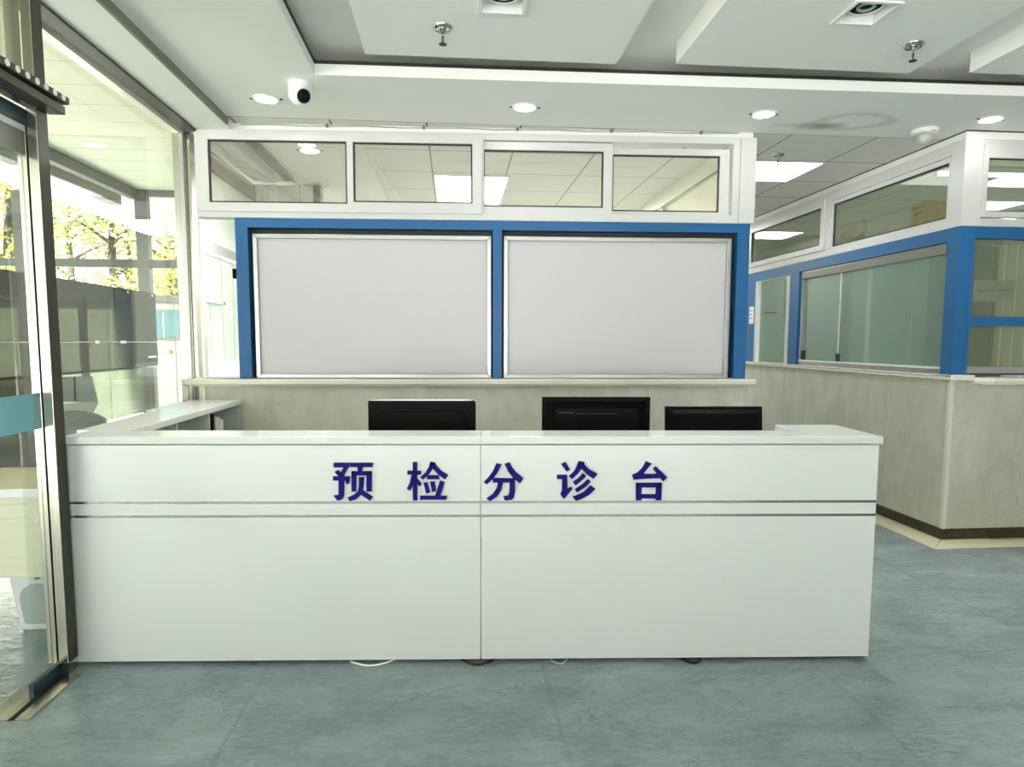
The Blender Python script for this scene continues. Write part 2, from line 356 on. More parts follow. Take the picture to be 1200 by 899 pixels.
# ------------------------------------------------------------------ mesh helpers
class MB:
    def __init__(self):
        self.v = []; self.f = []
    def add(self, vs, fs):
        o = len(self.v)
        self.v += [tuple(p) for p in vs]
        self.f += [tuple(i + o for i in q) for q in fs]
        return self
    def box(self, x0, x1, y0, y1, z0, z1):
        return self.add([(x0, y0, z0), (x1, y0, z0), (x1, y1, z0), (x0, y1, z0), (x0, y0, z1), (x1, y0, z1), (x1, y1, z1), (x0, y1, z1)],
                        [(0, 3, 2, 1), (4, 5, 6, 7), (0, 1, 5, 4), (1, 2, 6, 5), (2, 3, 7, 6), (3, 0, 4, 7)])
    def hexa(self, b, t):
        """b, t: four bottom and four top points in order"""
        return self.add(list(b) + list(t), [(0, 3, 2, 1), (4, 5, 6, 7), (0, 1, 5, 4), (1, 2, 6, 5), (2, 3, 7, 6), (3, 0, 4, 7)])
    def prism(self, poly, a0, a1, axis='z'):
        n = len(poly)
        def P(p, a):
            if axis == 'z': return (p[0], p[1], a)
            if axis == 'y': return (p[0], a, p[1])
            return (a, p[0], p[1])
        vs = [P(p, a0) for p in poly] + [P(p, a1) for p in poly]
        fs = [tuple(range(n))[::-1], tuple(range(n, 2 * n))] + [(i, (i + 1) % n, n + (i + 1) % n, n + i) for i in range(n)]
        return self.add(vs, fs)
    def tube(self, pts, r, n=8, cap=True):
        pts = [Vector(p) for p in pts]
        rings = []
        for i, p in enumerate(pts):
            d = (pts[min(i + 1, len(pts) - 1)] - pts[max(i - 1, 0)]).normalized()
            up = Vector((0, 0, 1)) if abs(d.z) < 0.9 else Vector((1, 0, 0))
            s = d.cross(up).normalized(); u = s.cross(d)
            rad = r[i] if isinstance(r, (list, tuple)) else r
            rings.append([p + s * rad * math.cos(2 * PI * k / n) + u * rad * math.sin(2 * PI * k / n) for k in range(n)])
        vs = [q for R in rings for q in R]; fs = []
        for i in range(len(rings) - 1):
            for k in range(n):
                a, b = i * n + k, i * n + (k + 1) % n
                fs.append((a, b, b + n, a + n))
        if cap:
            fs.append(tuple(range(n))[::-1]); fs.append(tuple(range((len(rings) - 1) * n, len(rings) * n)))
        return self.add(vs, fs)
    def lathe(self, prof, n=28, c=(0, 0, 0), axis='z', ring=False):
        """prof: (radius, height) points"""
        if ring: prof = list(prof) + [prof[0]]
        vs = []; fs = []
        for (r, h) in prof:
            for k in range(n):
                a = 2 * PI * k / n
                if axis == 'z': vs.append((c[0] + r * math.cos(a), c[1] + r * math.sin(a), c[2] + h))
                elif axis == 'y': vs.append((c[0] + r * math.cos(a), c[1] + h, c[2] + r * math.sin(a)))
                else: vs.append((c[0] + h, c[1] + r * math.cos(a), c[2] + r * math.sin(a)))
        m = len(prof)
        for i in range(m - 1):
            for k in range(n):
                a, b = i * n + k, i * n + (k + 1) % n
                fs.append((a, b, b + n, a + n))
        if not ring:
            fs.append(tuple(range(n))[::-1]); fs.append(tuple(range((m - 1) * n, m * n)))
        return self.add(vs, fs)
    def holed(self, a0, a1, b0, b1, c0, c1, holes, axis):
        """slab spanning a (first in-plane axis) x b (second), thickness c0..c1 along axis, with rectangular holes"""
        A = sorted(set([a0, a1] + [h[0] for h in holes] + [h[1] for h in holes]))
        B = sorted(set([b0, b1] + [h[2] for h in holes] + [h[3] for h in holes]))
        A = [q for q in A if a0 <= q <= a1]; B = [q for q in B if b0 <= q <= b1]
        def solid(i, j):
            if i < 0 or j < 0 or i >= len(A) - 1 or j >= len(B) - 1: return False
            ca, cb = (A[i] + A[i + 1]) / 2, (B[j] + B[j + 1]) / 2
            return not any(h[0] < ca < h[1] and h[2] < cb < h[3] for h in holes)
        def P(a, b, c):
            return {'z': (a, b, c), 'y': (a, c, b), 'x': (c, a, b)}[axis]
        for i in range(len(A) - 1):
            for j in range(len(B) - 1):
                if not solid(i, j): continue
                x0, x1, y0, y1 = A[i], A[i + 1], B[j], B[j + 1]
                for c in (c0, c1):
                    self.add([P(x0, y0, c), P(x1, y0, c), P(x1, y1, c), P(x0, y1, c)], [(0, 1, 2, 3)])
                for di, dj, e in ((-1, 0, ((x0, y0), (x0, y1))), (1, 0, ((x1, y0), (x1, y1))), (0, -1, ((x0, y0), (x1, y0))), (0, 1, ((x0, y1), (x1, y1)))):
                    if not solid(i + di, j + dj):
                        (p, q), (r, s) = e
                        self.add([P(p, q, c0), P(r, s, c0), P(r, s, c1), P(p, q, c1)], [(0, 1, 2, 3)])
        return self
    def build(self, name, mat, parent=None, bevel=0.0, smooth=False, weld=True):
        me = bpy.data.meshes.new(name)
        me.from_pydata(self.v, [], self.f)
        bm = bmesh.new(); bm.from_mesh(me)
        if weld: bmesh.ops.remove_doubles(bm, verts=bm.verts, dist=1e-5)
        bmesh.ops.recalc_face_normals(bm, faces=bm.faces)
        bm.to_mesh(me); bm.free()
        me.materials.append(M[mat] if isinstance(mat, str) else mat)
        o = bpy.data.objects.new(name, me); COL.objects.link(o)
        if parent: o.parent = parent
        if smooth:
            for p in me.polygons: p.use_smooth = True
            md = o.modifiers.new('split', 'EDGE_SPLIT'); md.split_angle = math.radians(40)
        if bevel > 0:
            md = o.modifiers.new('edge', 'BEVEL'); md.width = bevel; md.segments = 2; md.limit_method = 'ANGLE'
        return o

def B(x0, x1, y0, y1, z0, z1): return MB().box(x0, x1, y0, y1, z0, z1)

def thing(name, label, cat, loc=(0, 0, 0), rz=0.0, group=None):
    o = bpy.data.objects.new(name, None); COL.objects.link(o)
    o.location = loc; o.rotation_euler = (0, 0, rz); o.empty_display_size = 0.1
    return tag(o, label, cat, group)
def tag(o, label, cat, group=None):
    o['label'] = label; o['category'] = cat
    if group: o['group'] = group
    return o
def struct(name, mb=None, mat=None, loc=None, rz=0.0, bevel=0.0):
    if mb is None:
        o = bpy.data.objects.new(name, None); COL.objects.link(o)
    else:
        o = mb.build(name, mat, None, bevel)
    o['kind'] = 'structure'
    if loc: o.location = loc
    o.rotation_euler = (0, 0, rz)
    return o
def kids(o): return [c for c in COL.objects if c.parent == o]
def copy_tree(o, loc=None, rz=None, label=None, group=None):
    c = o.copy(); COL.objects.link(c)
    if loc is not None: c.location = loc
    if rz is not None: c.rotation_euler = (0, 0, rz)
    if label: c['label'] = label
    if group: c['group'] = group
    for ch in kids(o):
        d = ch.copy(); COL.objects.link(d); d.parent = c
        for g in kids(ch):
            e = g.copy(); COL.objects.link(e); e.parent = d
    return c

SKY, SUN, EXPOSURE, SPOT = 2.8, 52.0, 0.02, 130.0

GLYPHS = {
  'yu': [
     [(-0.4821,0.842),(-0.419,0.842),(-0.421,0.824),(-0.4821,0.824)] ,
     [(-0.441,0.827),(-0.42,0.83),(-0.444,0.787),(-0.4621,0.791)] ,
     [(-0.4791,0.806),(-0.4651,0.813),(-0.444,0.792),(-0.4611,0.785)] ,
     [(-0.4861,0.787),(-0.419,0.787),(-0.42,0.77),(-0.4861,0.77)] ,
     [(-0.439,0.776),(-0.42,0.779),(-0.42,0.761),(-0.426,0.755),(-0.434,0.758)] ,
     [(-0.4641,0.771),(-0.442,0.771),(-0.443,0.71),(-0.4481,0.696),(-0.4601,0.689),(-0.4711,0.689),(-0.4851,0.709),(-0.4761,0.71),(-0.4651,0.711)] ,
     [(-0.416,0.842),(-0.3268,0.842),(-0.3268,0.825),(-0.416,0.825)] ,
     [(-0.3869,0.827),(-0.3649,0.827),(-0.3699,0.807),(-0.3859,0.807)] ,
     [(-0.412,0.808),(-0.3919,0.808),(-0.3949,0.725),(-0.413,0.725)] ,
     [(-0.412,0.808),(-0.3308,0.808),(-0.3308,0.79),(-0.412,0.791)] ,
     [(-0.3518,0.808),(-0.3308,0.808),(-0.3318,0.725),(-0.3528,0.725)] ,
     [(-0.3819,0.784),(-0.3608,0.784),(-0.3649,0.747),(-0.3689,0.731),(-0.3268,0.702),(-0.3388,0.687),(-0.3749,0.712),(-0.3939,0.694),(-0.42,0.685),(-0.429,0.7),(-0.4019,0.713),(-0.3869,0.728),(-0.3829,0.747)] ,
  ],
  'jian': [
     [(-0.1654,0.845),(-0.1473,0.845),(-0.1483,0.688),(-0.1664,0.688)] ,
     [(-0.1874,0.81),(-0.1323,0.809),(-0.1323,0.794),(-0.1874,0.794)] ,
     [(-0.1704,0.793),(-0.1524,0.793),(-0.1574,0.76),(-0.1774,0.728),(-0.1904,0.737),(-0.1774,0.763)] ,
     [(-0.1504,0.781),(-0.1303,0.756),(-0.1373,0.745),(-0.1504,0.759)] ,
     [(-0.0952,0.846),(-0.0762,0.843),(-0.0852,0.816),(-0.1032,0.792),(-0.1243,0.773),(-0.1353,0.783),(-0.1143,0.803),(-0.1012,0.825)] ,
     [(-0.0942,0.846),(-0.0762,0.843),(-0.0702,0.83),(-0.0511,0.809),(-0.0231,0.792),(-0.0351,0.774),(-0.0611,0.792),(-0.0852,0.819)] ,
     [(-0.1083,0.791),(-0.0611,0.791),(-0.0581,0.775),(-0.1083,0.775)] ,
     [(-0.1223,0.76),(-0.1073,0.762),(-0.0962,0.721),(-0.1123,0.716)] ,
     [(-0.0952,0.765),(-0.0772,0.765),(-0.0722,0.727),(-0.0882,0.722)] ,
     [(-0.0561,0.769),(-0.0371,0.763),(-0.0551,0.705),(-0.0772,0.705)] ,
     [(-0.1363,0.707),(-0.0281,0.706),(-0.0321,0.691),(-0.1373,0.691)] ,
  ],
  'fen': [
     [(0.1714,0.84),(0.1935,0.834),(0.1744,0.799),(0.1584,0.777),(0.1333,0.754),(0.1203,0.763),(0.1393,0.782),(0.1584,0.809)] ,
     [(0.2055,0.838),(0.2255,0.844),(0.2356,0.823),(0.2536,0.801),(0.2817,0.778),(0.2676,0.758),(0.2406,0.778),(0.2185,0.807)] ,
     [(0.1554,0.779),(0.2476,0.778),(0.2476,0.761),(0.1584,0.761)] ,
     [(0.2265,0.777),(0.2476,0.777),(0.2476,0.724),(0.2426,0.699),(0.2346,0.69),(0.2065,0.687),(0.1995,0.704),(0.2185,0.707),(0.2245,0.719)] ,
     [(0.1784,0.763),(0.1995,0.763),(0.1935,0.733),(0.1744,0.703),(0.1463,0.684),(0.1313,0.696),(0.1584,0.714),(0.1734,0.738)] ,
  ],
  'zhen': [
     [(0.433,0.837),(0.4531,0.844),(0.4711,0.813),(0.4561,0.806)] ,
     [(0.417,0.792),(0.4591,0.792),(0.4611,0.736),(0.4771,0.743),(0.4821,0.736),(0.4471,0.692),(0.432,0.712),(0.439,0.727),(0.439,0.775),(0.417,0.775)] ,
     [(0.5042,0.848),(0.5272,0.845),(0.5182,0.819),(0.5022,0.797),(0.4791,0.775),(0.4661,0.786),(0.4881,0.808),(0.4972,0.827)] ,
     [(0.5072,0.848),(0.5272,0.845),(0.5292,0.834),(0.5483,0.815),(0.5824,0.796),(0.5663,0.776),(0.5423,0.791),(0.5142,0.819)] ,
     [(0.5222,0.799),(0.5343,0.791),(0.5323,0.782),(0.4932,0.748),(0.4821,0.763),(0.5052,0.779)] ,
     [(0.5433,0.775),(0.5553,0.765),(0.5353,0.743),(0.4992,0.72),(0.4902,0.732),(0.5212,0.753)] ,
     [(0.5543,0.748),(0.5744,0.735),(0.5493,0.71),(0.5172,0.692),(0.4952,0.685),(0.4801,0.705),(0.4922,0.705),(0.5272,0.721)] ,
  ],
  'tai': [
     [(0.7788,0.848),(0.8019,0.838),(0.7688,0.796),(0.8269,0.795),(0.841,0.779),(0.7618,0.775),(0.7297,0.772),(0.7237,0.791),(0.7458,0.801),(0.7628,0.818),(0.7718,0.832)] ,
     [(0.8199,0.827),(0.867,0.782),(0.85,0.765),(0.838,0.779),(0.8239,0.797),(0.8079,0.817)] ,
     [(0.7397,0.758),(0.846,0.759),(0.846,0.74),(0.7407,0.74)] ,
     [(0.7397,0.758),(0.7618,0.758),(0.7638,0.687),(0.7417,0.687)] ,
     [(0.8219,0.758),(0.846,0.759),(0.845,0.687),(0.8229,0.687)] ,
     [(0.7608,0.711),(0.8239,0.711),(0.8239,0.694),(0.7608,0.695)] ,
  ],
}

# ================================================================== ROOM SHELL
ZC = 2.70
ANG_B = -math.atan(0.0416)          # the back partition is turned a little against the side walls
ANG_C = -math.atan(0.0687)          # so is the counter
BACK = (0, 1.746, 0)

struct('floor', B(-4.6, 7.4, -7.2, 7.2, -0.06, 0.0), 'floor')
struct('ground', B(-40, 40, -40, 60, -0.5, -0.07), 'concrete')
struct('ground_bounce_damper', B(-40, -5.2, -2.0, 60, -0.069, -0.064), 'bounce_damper')  # unseen dark ground added to cut light bouncing into the vestibule
tr = MB()
tr.prism([(3.095, 1.262), (7.3, 1.262), (7.3, 1.445), (3.283, 1.445)], 0.0005, 0.003)
tr.prism([(3.095, 1.268), (3.283, 1.451), (3.283, 6.2), (3.095, 6.2)], 0.0005, 0.003)
struct('trim_1', tr, 'border')

# ---- ceiling: soffit ring around a raised tray with hanging panels
ceiling = struct('ceiling')
sof = MB()
EDGE = [(-0.705, 0.982), (5.6, 0.851)]
sof.prism([(-1.385, 0.982), (-0.705, 0.982), (5.6, 0.851), (7.4, 0.851), (7.4, 1.672), (-1.385, 1.672)], ZC, ZC + 0.055)
sof.build('soffit', 'soffit', ceiling)
MB().prism([(-1.385, -7.2), (-0.705, -7.2), (-0.705, 0.981), (-1.385, 0.981)], ZC, ZC + 0.055).build('side_soffit', 'ceil', ceiling)
MB().prism([(5.6, -7.2), (7.4, -7.2), (7.4, 0.850), (5.6, 0.850)], ZC, ZC + 0.055).build('side_soffit', 'ceil', ceiling)
B(-1.78, -1.386, -7.2, 1.80, 2.655, 2.80).build('bulkhead', 'ceil', ceiling)
B(-1.386, -1.372, -7.2, 1.70, 2.655, ZC).build('bulkhead_trim', 'grey_frame', ceiling)
MB().box(-0.90, 5.9, -7.2, 1.20, 2.835, 2.90).build('tray', 'ceil_deep', ceiling)
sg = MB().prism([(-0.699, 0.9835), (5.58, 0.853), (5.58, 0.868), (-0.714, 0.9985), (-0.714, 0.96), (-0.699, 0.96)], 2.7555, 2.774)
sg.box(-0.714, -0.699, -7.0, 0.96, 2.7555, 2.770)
sg.build('dark_gap_strip', 'gasket', ceiling)  # dark strip painted in as the shade above the soffit lip
rim = MB().box(-0.92, -0.90, -7.2, 1.20, 2.755, 2.835).box(-0.92, 5.92, 1.20, 1.22, 2.755, 2.835).box(5.90, 5.92, -7.2, 1.20, 2.755, 2.835)
rim.build('tray_rim', 'ceil_deep', ceiling)
GL1 = (0.122, 0.304, 0.125, 0.307)
GL2 = (1.666, 1.848, 0.074, 0.256)
for x0, x1, y1, holes in ((-0.422, 0.828, 0.78, [GL1]), (1.128, 2.372, 0.745, [GL2]), (2.682, 3.93, 0.705, []), (4.24, 5.4, 0.67, [])):
    MB().holed(x0, x1, -6.6, y1, 2.73, 2.834, holes, 'z').build('hanging_panel', 'ceil', ceiling)
# lay-in tiles over the corridor and the rooms behind the partitions
B(-1.78, 7.4, 1.6725, 7.2, ZC, 2.78).build('tile_field', 'tile', ceiling)
B(-1.30, -0.62, 1.84, 4.2, ZC - 0.03, ZC - 0.001).build('plain_field', 'plaster', ceiling)
B(-1.53, -1.44, 1.84, 3.05, 2.62, ZC - 0.001).build('beam_casing', 'white_pvc', ceiling)
B(-1.37, -1.30, 1.84, 3.05, 2.64, ZC - 0.001).build('beam_casing', 'bronze', ceiling)
B(-4.6, 7.4, -7.2, 7.2, 2.95, 3.05).build('roof_slab', 'ceil', ceiling)  # unseen, added over the rooms to block the sky

# ---- shell behind the camera and to the right
wf = MB().holed(-1.8, 7.4, 0, 2.95, -7.2, -7.05, [(-1.5 + 1.45 * i, -0.15 + 1.45 * i, 0.08, 2.6) for i in range(3)], 'y')
struct('wall_front', wf, 'plaster')
struct('wall_right', B(7.25, 7.4, -7.05, 7.1, 0, 2.95), 'plaster')
struct('wall_far', B(-1.9, 7.25, 7.05, 7.2, 0, 2.95), 'plaster')

# ================================================================== BACK PARTITION (local x along it, y into it)
wb = struct('wall_back', loc=BACK, rz=ANG_B)
XL, XR = -1.625, 1.992
B(XL, XR - 0.022, 0.012, 0.09, 0, 1.045).build('wainscot', 'marble_back', wb)
B(XR - 0.022, XR, 0.0, 0.092, 0, 1.045).build('corner_strip', 'cream_strip', wb, 0.003)
sill = MB()
sill.prism([(-0.105, 1.052), (-0.105, 1.085), (0.10, 1.085), (0.10, 1.046), (-0.060, 1.046), (-0.066, 1.040), (-0.088, 1.040), (-0.096, 1.052)], -1.715, XR + 0.012, 'x')
sill.build('sill', 'stone_sill', wb, 0.003)
B(-1.712, -1.682, -0.098, -0.072, 0.951, 1.041).build('sill_bracket', 'stone_sill', wb)
# blue frame with two openings
bl = MB()
bl.holed(-1.385, 1.965, 1.086, 2.112, -0.012, 0.062, [(-1.306, 0.262, 1.086, 2.052), (0.322, 1.884, 1.086, 2.052)], 'y')
bl.build('blue_frame', 'blue', wb, 0.002)
B(1.90, 1.9655, -0.0125, -0.011, 1.0861, 2.10).build('frame_cover_strip', 'blue', wb, 0.0005)
# dark recess backing behind the boards
B(-1.31, 1.89, 0.063, 0.085, 1.086, 2.06).build('backing_panel', 'gasket', wb)
# upper strip to the ceiling, white end post
B(-1.62, XR - 0.02, 0.0, 0.08, 2.664, ZC).build('ceiling_strip', 'ceil', wb, 0.003)
B(1.885, 1.99, -0.02, 0.085, 2.112, 2.662).build('end_post', 'white_pvc', wb, 0.003)
B(1.875, 1.884, -0.006, 0.0, 2.13, 2.65).build('post_groove', 'white_pvc', wb)
# black latch on the frame edge
lt = B(-1.412, -1.386, -0.006, 0.02, 1.73, 1.792)
lt.build('latch', 'black_plastic', wb, 0.003)

# transom window
w1 = struct('window_1', loc=BACK, rz=ANG_B)
fr = MB().holed(-1.62, 1.884, 2.113, 2.663, -0.012, 0.075, [(-1.585, 0.175, 2.165, 2.630), (0.205, 1.84, 2.165, 2.622)], 'y')
fr.build('window_frame', 'white_pvc', w1, 0.003)
def sash(x0, x1, z0, z1, y0, y1, holes, par, pane_y, glassm='glass_transom', mat='white_pvc'):
    s = MB().holed(x0, x1, z0, z1, y0, y1, holes, 'y').build('sash', mat, par, 0.003)
    for h in holes:
        MB().holed(h[0] - .001, h[1] + .001, h[2] - .001, h[3] + .001, y0 + 0.012, y0 + 0.02, [(h[0] + 0.010, h[1] - 0.010, h[2] + 0.010, h[3] - 0.010)], 'y').build('gasket', 'gasket', s)
        B(h[0], h[1], pane_y, pane_y + 0.005, h[2], h[3]).build('pane', glassm, s)
    return s
sash(-1.60, 0.19, 2.150, 2.640, -0.026, 0.005, [(-1.532, -0.668, 2.205, 2.592), (-0.628, 0.130, 2.217, 2.590)], w1, -0.004)
sash(0.176, 1.045, 2.162, 2.618, 0.006, 0.036, [(0.200, 0.985, 2.207, 2.566)], w1, 0.02)
sash(1.0, 1.836, 2.164, 2.600, 0.037, 0.066, [(1.048, 1.768, 2.193, 2.558)], w1, 0.05)
# narrow clear pane between the corner post and the blue frame
w2 = struct('window_2', loc=BACK, rz=ANG_B)
MB().box(XL, -1.606, 0.0, 0.05, 1.087, 2.112).box(-1.606, -1.386, 0.0, 0.05, 1.087, 1.099).build('window_frame', 'alu', w2)
B(-1.606, -1.386, 0.03, 0.036, 1.099, 2.112).build('pane', 'glass', w2)

# whiteboards in the two openings
def whiteboard(x0, x1, label):
    t = thing('whiteboard', label, 'whiteboard', (0, 0, 0), 0, 'framed whiteboards on the back partition')
    c = Matrix.Rotation(ANG_B, 4, 'Z') @ Vector(((x0 + x1) / 2, 0.02, 1.087)); t.location = Vector(BACK) + c; t.rotation_euler = (0, 0, ANG_B)
    w = (x1 - x0) / 2; h = 0.93; f = 0.028
    B(-w + 0.01, w - 0.01, 0.004, 0.02, 0.012, h - 0.01).build('writing_surface', 'board', t)
    for nm, poly in (('frame_rail', [(-w, 0), (w, 0), (w - f, f), (-w + f, f)]), ('frame_rail', [(-w, h), (w, h), (w - f, h - f), (-w + f, h - f)]),
                     ('frame_rail', [(-w, 0), (-w + f, f), (-w + f, h - f), (-w, h)]), ('frame_rail', [(w, 0), (w - f, f), (w - f, h - f), (w, h)])):
        MB().prism(poly, -0.016, 0.012, 'y').build(nm, 'alu', t, 0.003)
    return t
whiteboard(-1.283, 0.252, 'large blank whiteboard in silver frame, the left of two on the blue back partition')
whiteboard(0.334, 1.852, 'large blank whiteboard in silver frame, the right of two on the blue back partition')

# wire with clips where the partition meets the ceiling
wire = thing('cable_run', 'thin grey cable clipped along the ceiling edge above the back transom windows', 'cable', BACK, ANG_B)
pts = [(-1.33 + 0.2 * i, -0.012, 2.688 + 0.0035 * math.sin(i * 2.1)) for i in range(17)]
MB().tube(pts, 0.0025, 6).build('wire', 'grey_frame', wire)
for x in (-0.79, -0.18, 0.42, 1.03, 1.62):
    MB().box(x - 0.008, x + 0.008, -0.02, 0.0, 2.682, 2.6995).tube([(x, -0.022, 2.690), (x, -0.01, 2.690)], 0.005, 8).build('clip', 'grey_frame', wire)

# ================================================================== RIGHT PARTITION (two faces meeting at a corner)
wr = struct('wall_partition')
XW, YW = 3.2912, 1.453
B(XW + 0.006, XW + 0.09, YW + 0.03, 7.05, 0.07, 1.083).build('wainscot', 'marble_right', wr)
B(XW + 0.03, 7.25, YW + 0.006, YW + 0.09, 0.07, 1.083).build('wainscot', M['marble_right'], wr)
MB().box(XW, XW + 0.03, YW, YW + 0.03, 0.072, 1.083).build('corner_strip', 'cream_strip', wr, 0.004)
MB().box(XW - 0.006, XW + 0.05, YW - 0.006, 7.05, 0, 0.062).box(XW - 0.003, XW + 0.05, YW - 0.003, 7.05, 0.062, 0.073).build('baseboard', 'dark_marble', wr, 0.002)
MB().box(XW + 0.05, 7.25, YW - 0.006, YW + 0.05, 0, 0.062).box(XW + 0.05, 7.25, YW - 0.003, YW + 0.05, 0.062, 0.073).build('baseboard', 'dark_marble', wr, 0.002)
# moulded sill: along the corridor face, then the deeper service ledge on the front face
sm = MB().prism([(XW - 0.022, 1.090), (XW - 0.016, 1.083), (XW + 0.12, 1.083), (XW + 0.12, 1.118), (XW - 0.022, 1.118), (XW - 0.022, 1.105), (XW - 0.012, 1.100)], YW - 0.02, 7.05, 'y')
sm.box(XW - 0.022, 3.44, YW - 0.022, YW + 0.12, 1.083, 1.1175)
sm.build('sill', 'stone_sill', wr, 0.003)
led = MB().prism([(3.44, YW + 0.10), (3.44, YW - 0.024), (3.505, YW - 0.105), (7.25, YW - 0.105), (7.25, YW + 0.10)], 1.072, 1.100)
led.prism([(3.44, YW + 0.10), (3.44, YW - 0.016), (3.51, YW - 0.095), (7.25, YW - 0.095), (7.25, YW + 0.10)], 1.058, 1.072)
led.build('service_ledge', 'stone_sill', wr, 0.003)
# blue frames
MB().holed(YW, 7.05, 1.118, 2.088, XW, XW + 0.08, [(1.562, 3.445, 1.118, 2.000), (3.612, 4.34, 1.118, 1.985), (4.9, 5.8, 1.118, 1.985)], 'x').build('blue_frame', 'blue', wr, 0.002)
MB().holed(XW + 0.0805, 7.25, 1.118, 2.088, YW, YW + 0.07, [(3.398, 4.62, 1.1185, 1.442), (3.398, 4.62, 1.503, 2.012), (4.70, 7.0, 1.1185, 1.442), (4.70, 7.0, 1.503, 2.012)], 'y').build('blue_frame', 'blue', wr, 0.002)
# white corner post and the strip above the frames
B(XW, XW + 0.115, YW, YW + 0.115, 2.089, 2.645).build('corner_post', 'white_pvc', wr, 0.003)
MB().box(XW + 0.02, XW + 0.08, YW + 0.02, 7.05, 2.645, 2.692).box(XW + 0.08, 7.25, YW + 0.02, YW + 0.08, 2.645, 2.692).build('ceiling_strip', 'ceil', wr)
MB().box(XW + 0.018, XW + 0.082, YW + 0.018, 7.05, 2.693, ZC - 0.0005).box(XW + 0.082, 7.25, YW + 0.018, YW + 0.082, 2.693, ZC - 0.0005).build('dark_gap_strip', 'gasket', wr)  # solid dark strip in place of a gap under the ceiling
# ledge inside the room above the blue frame, where boxes stand
B(XW + 0.081, XW + 0.36, YW + 0.12, 5.6, 2.125, 2.16).build('inner_shelf', 'white_plastic', wr)

# upper windows of the corridor face
def xsash(y0, y1, z0, z1, x0, x1, hole, par, gm):
    s = MB().holed(y0, y1, z0, z1, x0, x1, [hole], 'x').build('sash', 'white_pvc', par, 0.003)
    h = hole
    MB().holed(h[0] - .001, h[1] + .001, h[2] - .001, h[3] + .001, x0 + 0.01, x0 + 0.018, [(h[0] + 0.010, h[1] - 0.010, h[2] + 0.010, h[3] - 0.010)], 'x').build('gasket', 'gasket', s)
    B(x0 + 0.022, x0 + 0.028, h[0], h[1], h[2], h[3]).build('pane', gm, s)
    return s
w3 = struct('window_3')
MB().holed(YW + 0.115, 7.05, 2.089, 2.644, XW + 0.004, XW + 0.07, [(1.575, 2.985, 2.145, 2.565), (3.07, 4.53, 2.165, 2.565), (4.7, 6.6, 2.165, 2.565)], 'x').build('window_frame', 'white_pvc', w3, 0.003)
xsash(1.576, 2.984, 2.146, 2.564, XW + 0.012, XW + 0.05, (1.606, 2.945, 2.163, 2.528), w3, 'glass_side')
xsash(3.052, 4.56, 2.150, 2.590, XW - 0.012, XW + 0.03, (3.10, 4.475, 2.200, 2.528), w3, 'glass_side')
# upper windows of the front face
w4 = struct('window_4')
MB().holed(XW + 0.116, 7.25, 2.089, 2.644, YW + 0.004, YW + 0.07, [(3.425, 4.9, 2.14, 2.60), (5.0, 7.1, 2.14, 2.60)], 'y').build('window_frame', 'white_pvc', w4, 0.003)
for a, b in ((3.418, 4.908), (4.992, 7.108)):
    s = MB().holed(a, b, 2.146, 2.606, YW - 0.012, YW + 0.03, [(a + 0.034, b - 0.034, 2.184, 2.520)], 'y').build('sash', 'white_pvc', w4, 0.003)
    MB().holed(a + 0.033, b - 0.033, 2.183, 2.521, YW - 0.004, YW + 0.004, [(a + 0.041, b - 0.041, 2.190, 2.514)], 'y').build('gasket', 'gasket', s)
    B(a + 0.034, b - 0.034, YW + 0.008, YW + 0.014, 2.184, 2.520).build('pane', 'glass_side', s)
# large sliding window in the corridor face
w5 = struct('window_5')
MB().holed(1.562, 3.445, 1.119, 2.0, XW + 0.022, XW + 0.07, [(1.578, 3.425, 1.160, 1.955)], 'x').build('window_frame', 'alu', w5, 0.002)
B(XW + 0.010, XW + 0.05, 1.58, 3.42, 1.928, 1.985).build('head_track', 'grey_frame', w5)
B(XW + 0.012, XW + 0.03, 1.575, 3.43, 1.152, 1.166).build('bottom_track', 'white_plastic', w5)
p1 = B(XW + 0.030, XW + 0.036, 1.58, 2.80, 1.162, 1.945).build('pane', 'glass_green', w5)
B(XW + 0.0285, XW + 0.0375, 2.80, 2.812, 1.162, 1.945).build('pane_edge', 'white_plastic', p1)
B(XW + 0.024, XW + 0.044, 2.785, 2.83, 1.162, 1.235).build('corner_clamp', 'gasket', p1)
p2 = B(XW + 0.046, XW + 0.052, 2.70, 3.42, 1.162, 1.945).build('pane', 'glass_green', w5)
B(XW + 0.040, XW + 0.058, 3.36, 3.42, 1.162, 1.255).build('corner_clamp', 'gasket', p2)
B(XW + 0.058, XW + 0.064, 1.95, 1.962, 1.165, 1.94).build('pane_edge', 'white_plastic', p2)
# narrow hatch with a white frame further along
w6 = struct('window_6')
MB().holed(3.612, 4.34, 1.119, 1.984, XW - 0.004, XW + 0.06, [(3.672, 4.292, 1.1195, 1.966)], 'x').build('window_frame', 'white_pvc', w6, 0.002)
B(XW - 0.010, XW - 0.003, 3.70, 4.20, 1.122, 1.978).build('pane', 'glass_green', w6)
B(XW - 0.012, XW - 0.0105, 3.86, 4.13, 1.632, 1.640).build('scratch_line', 'gasket', w6)
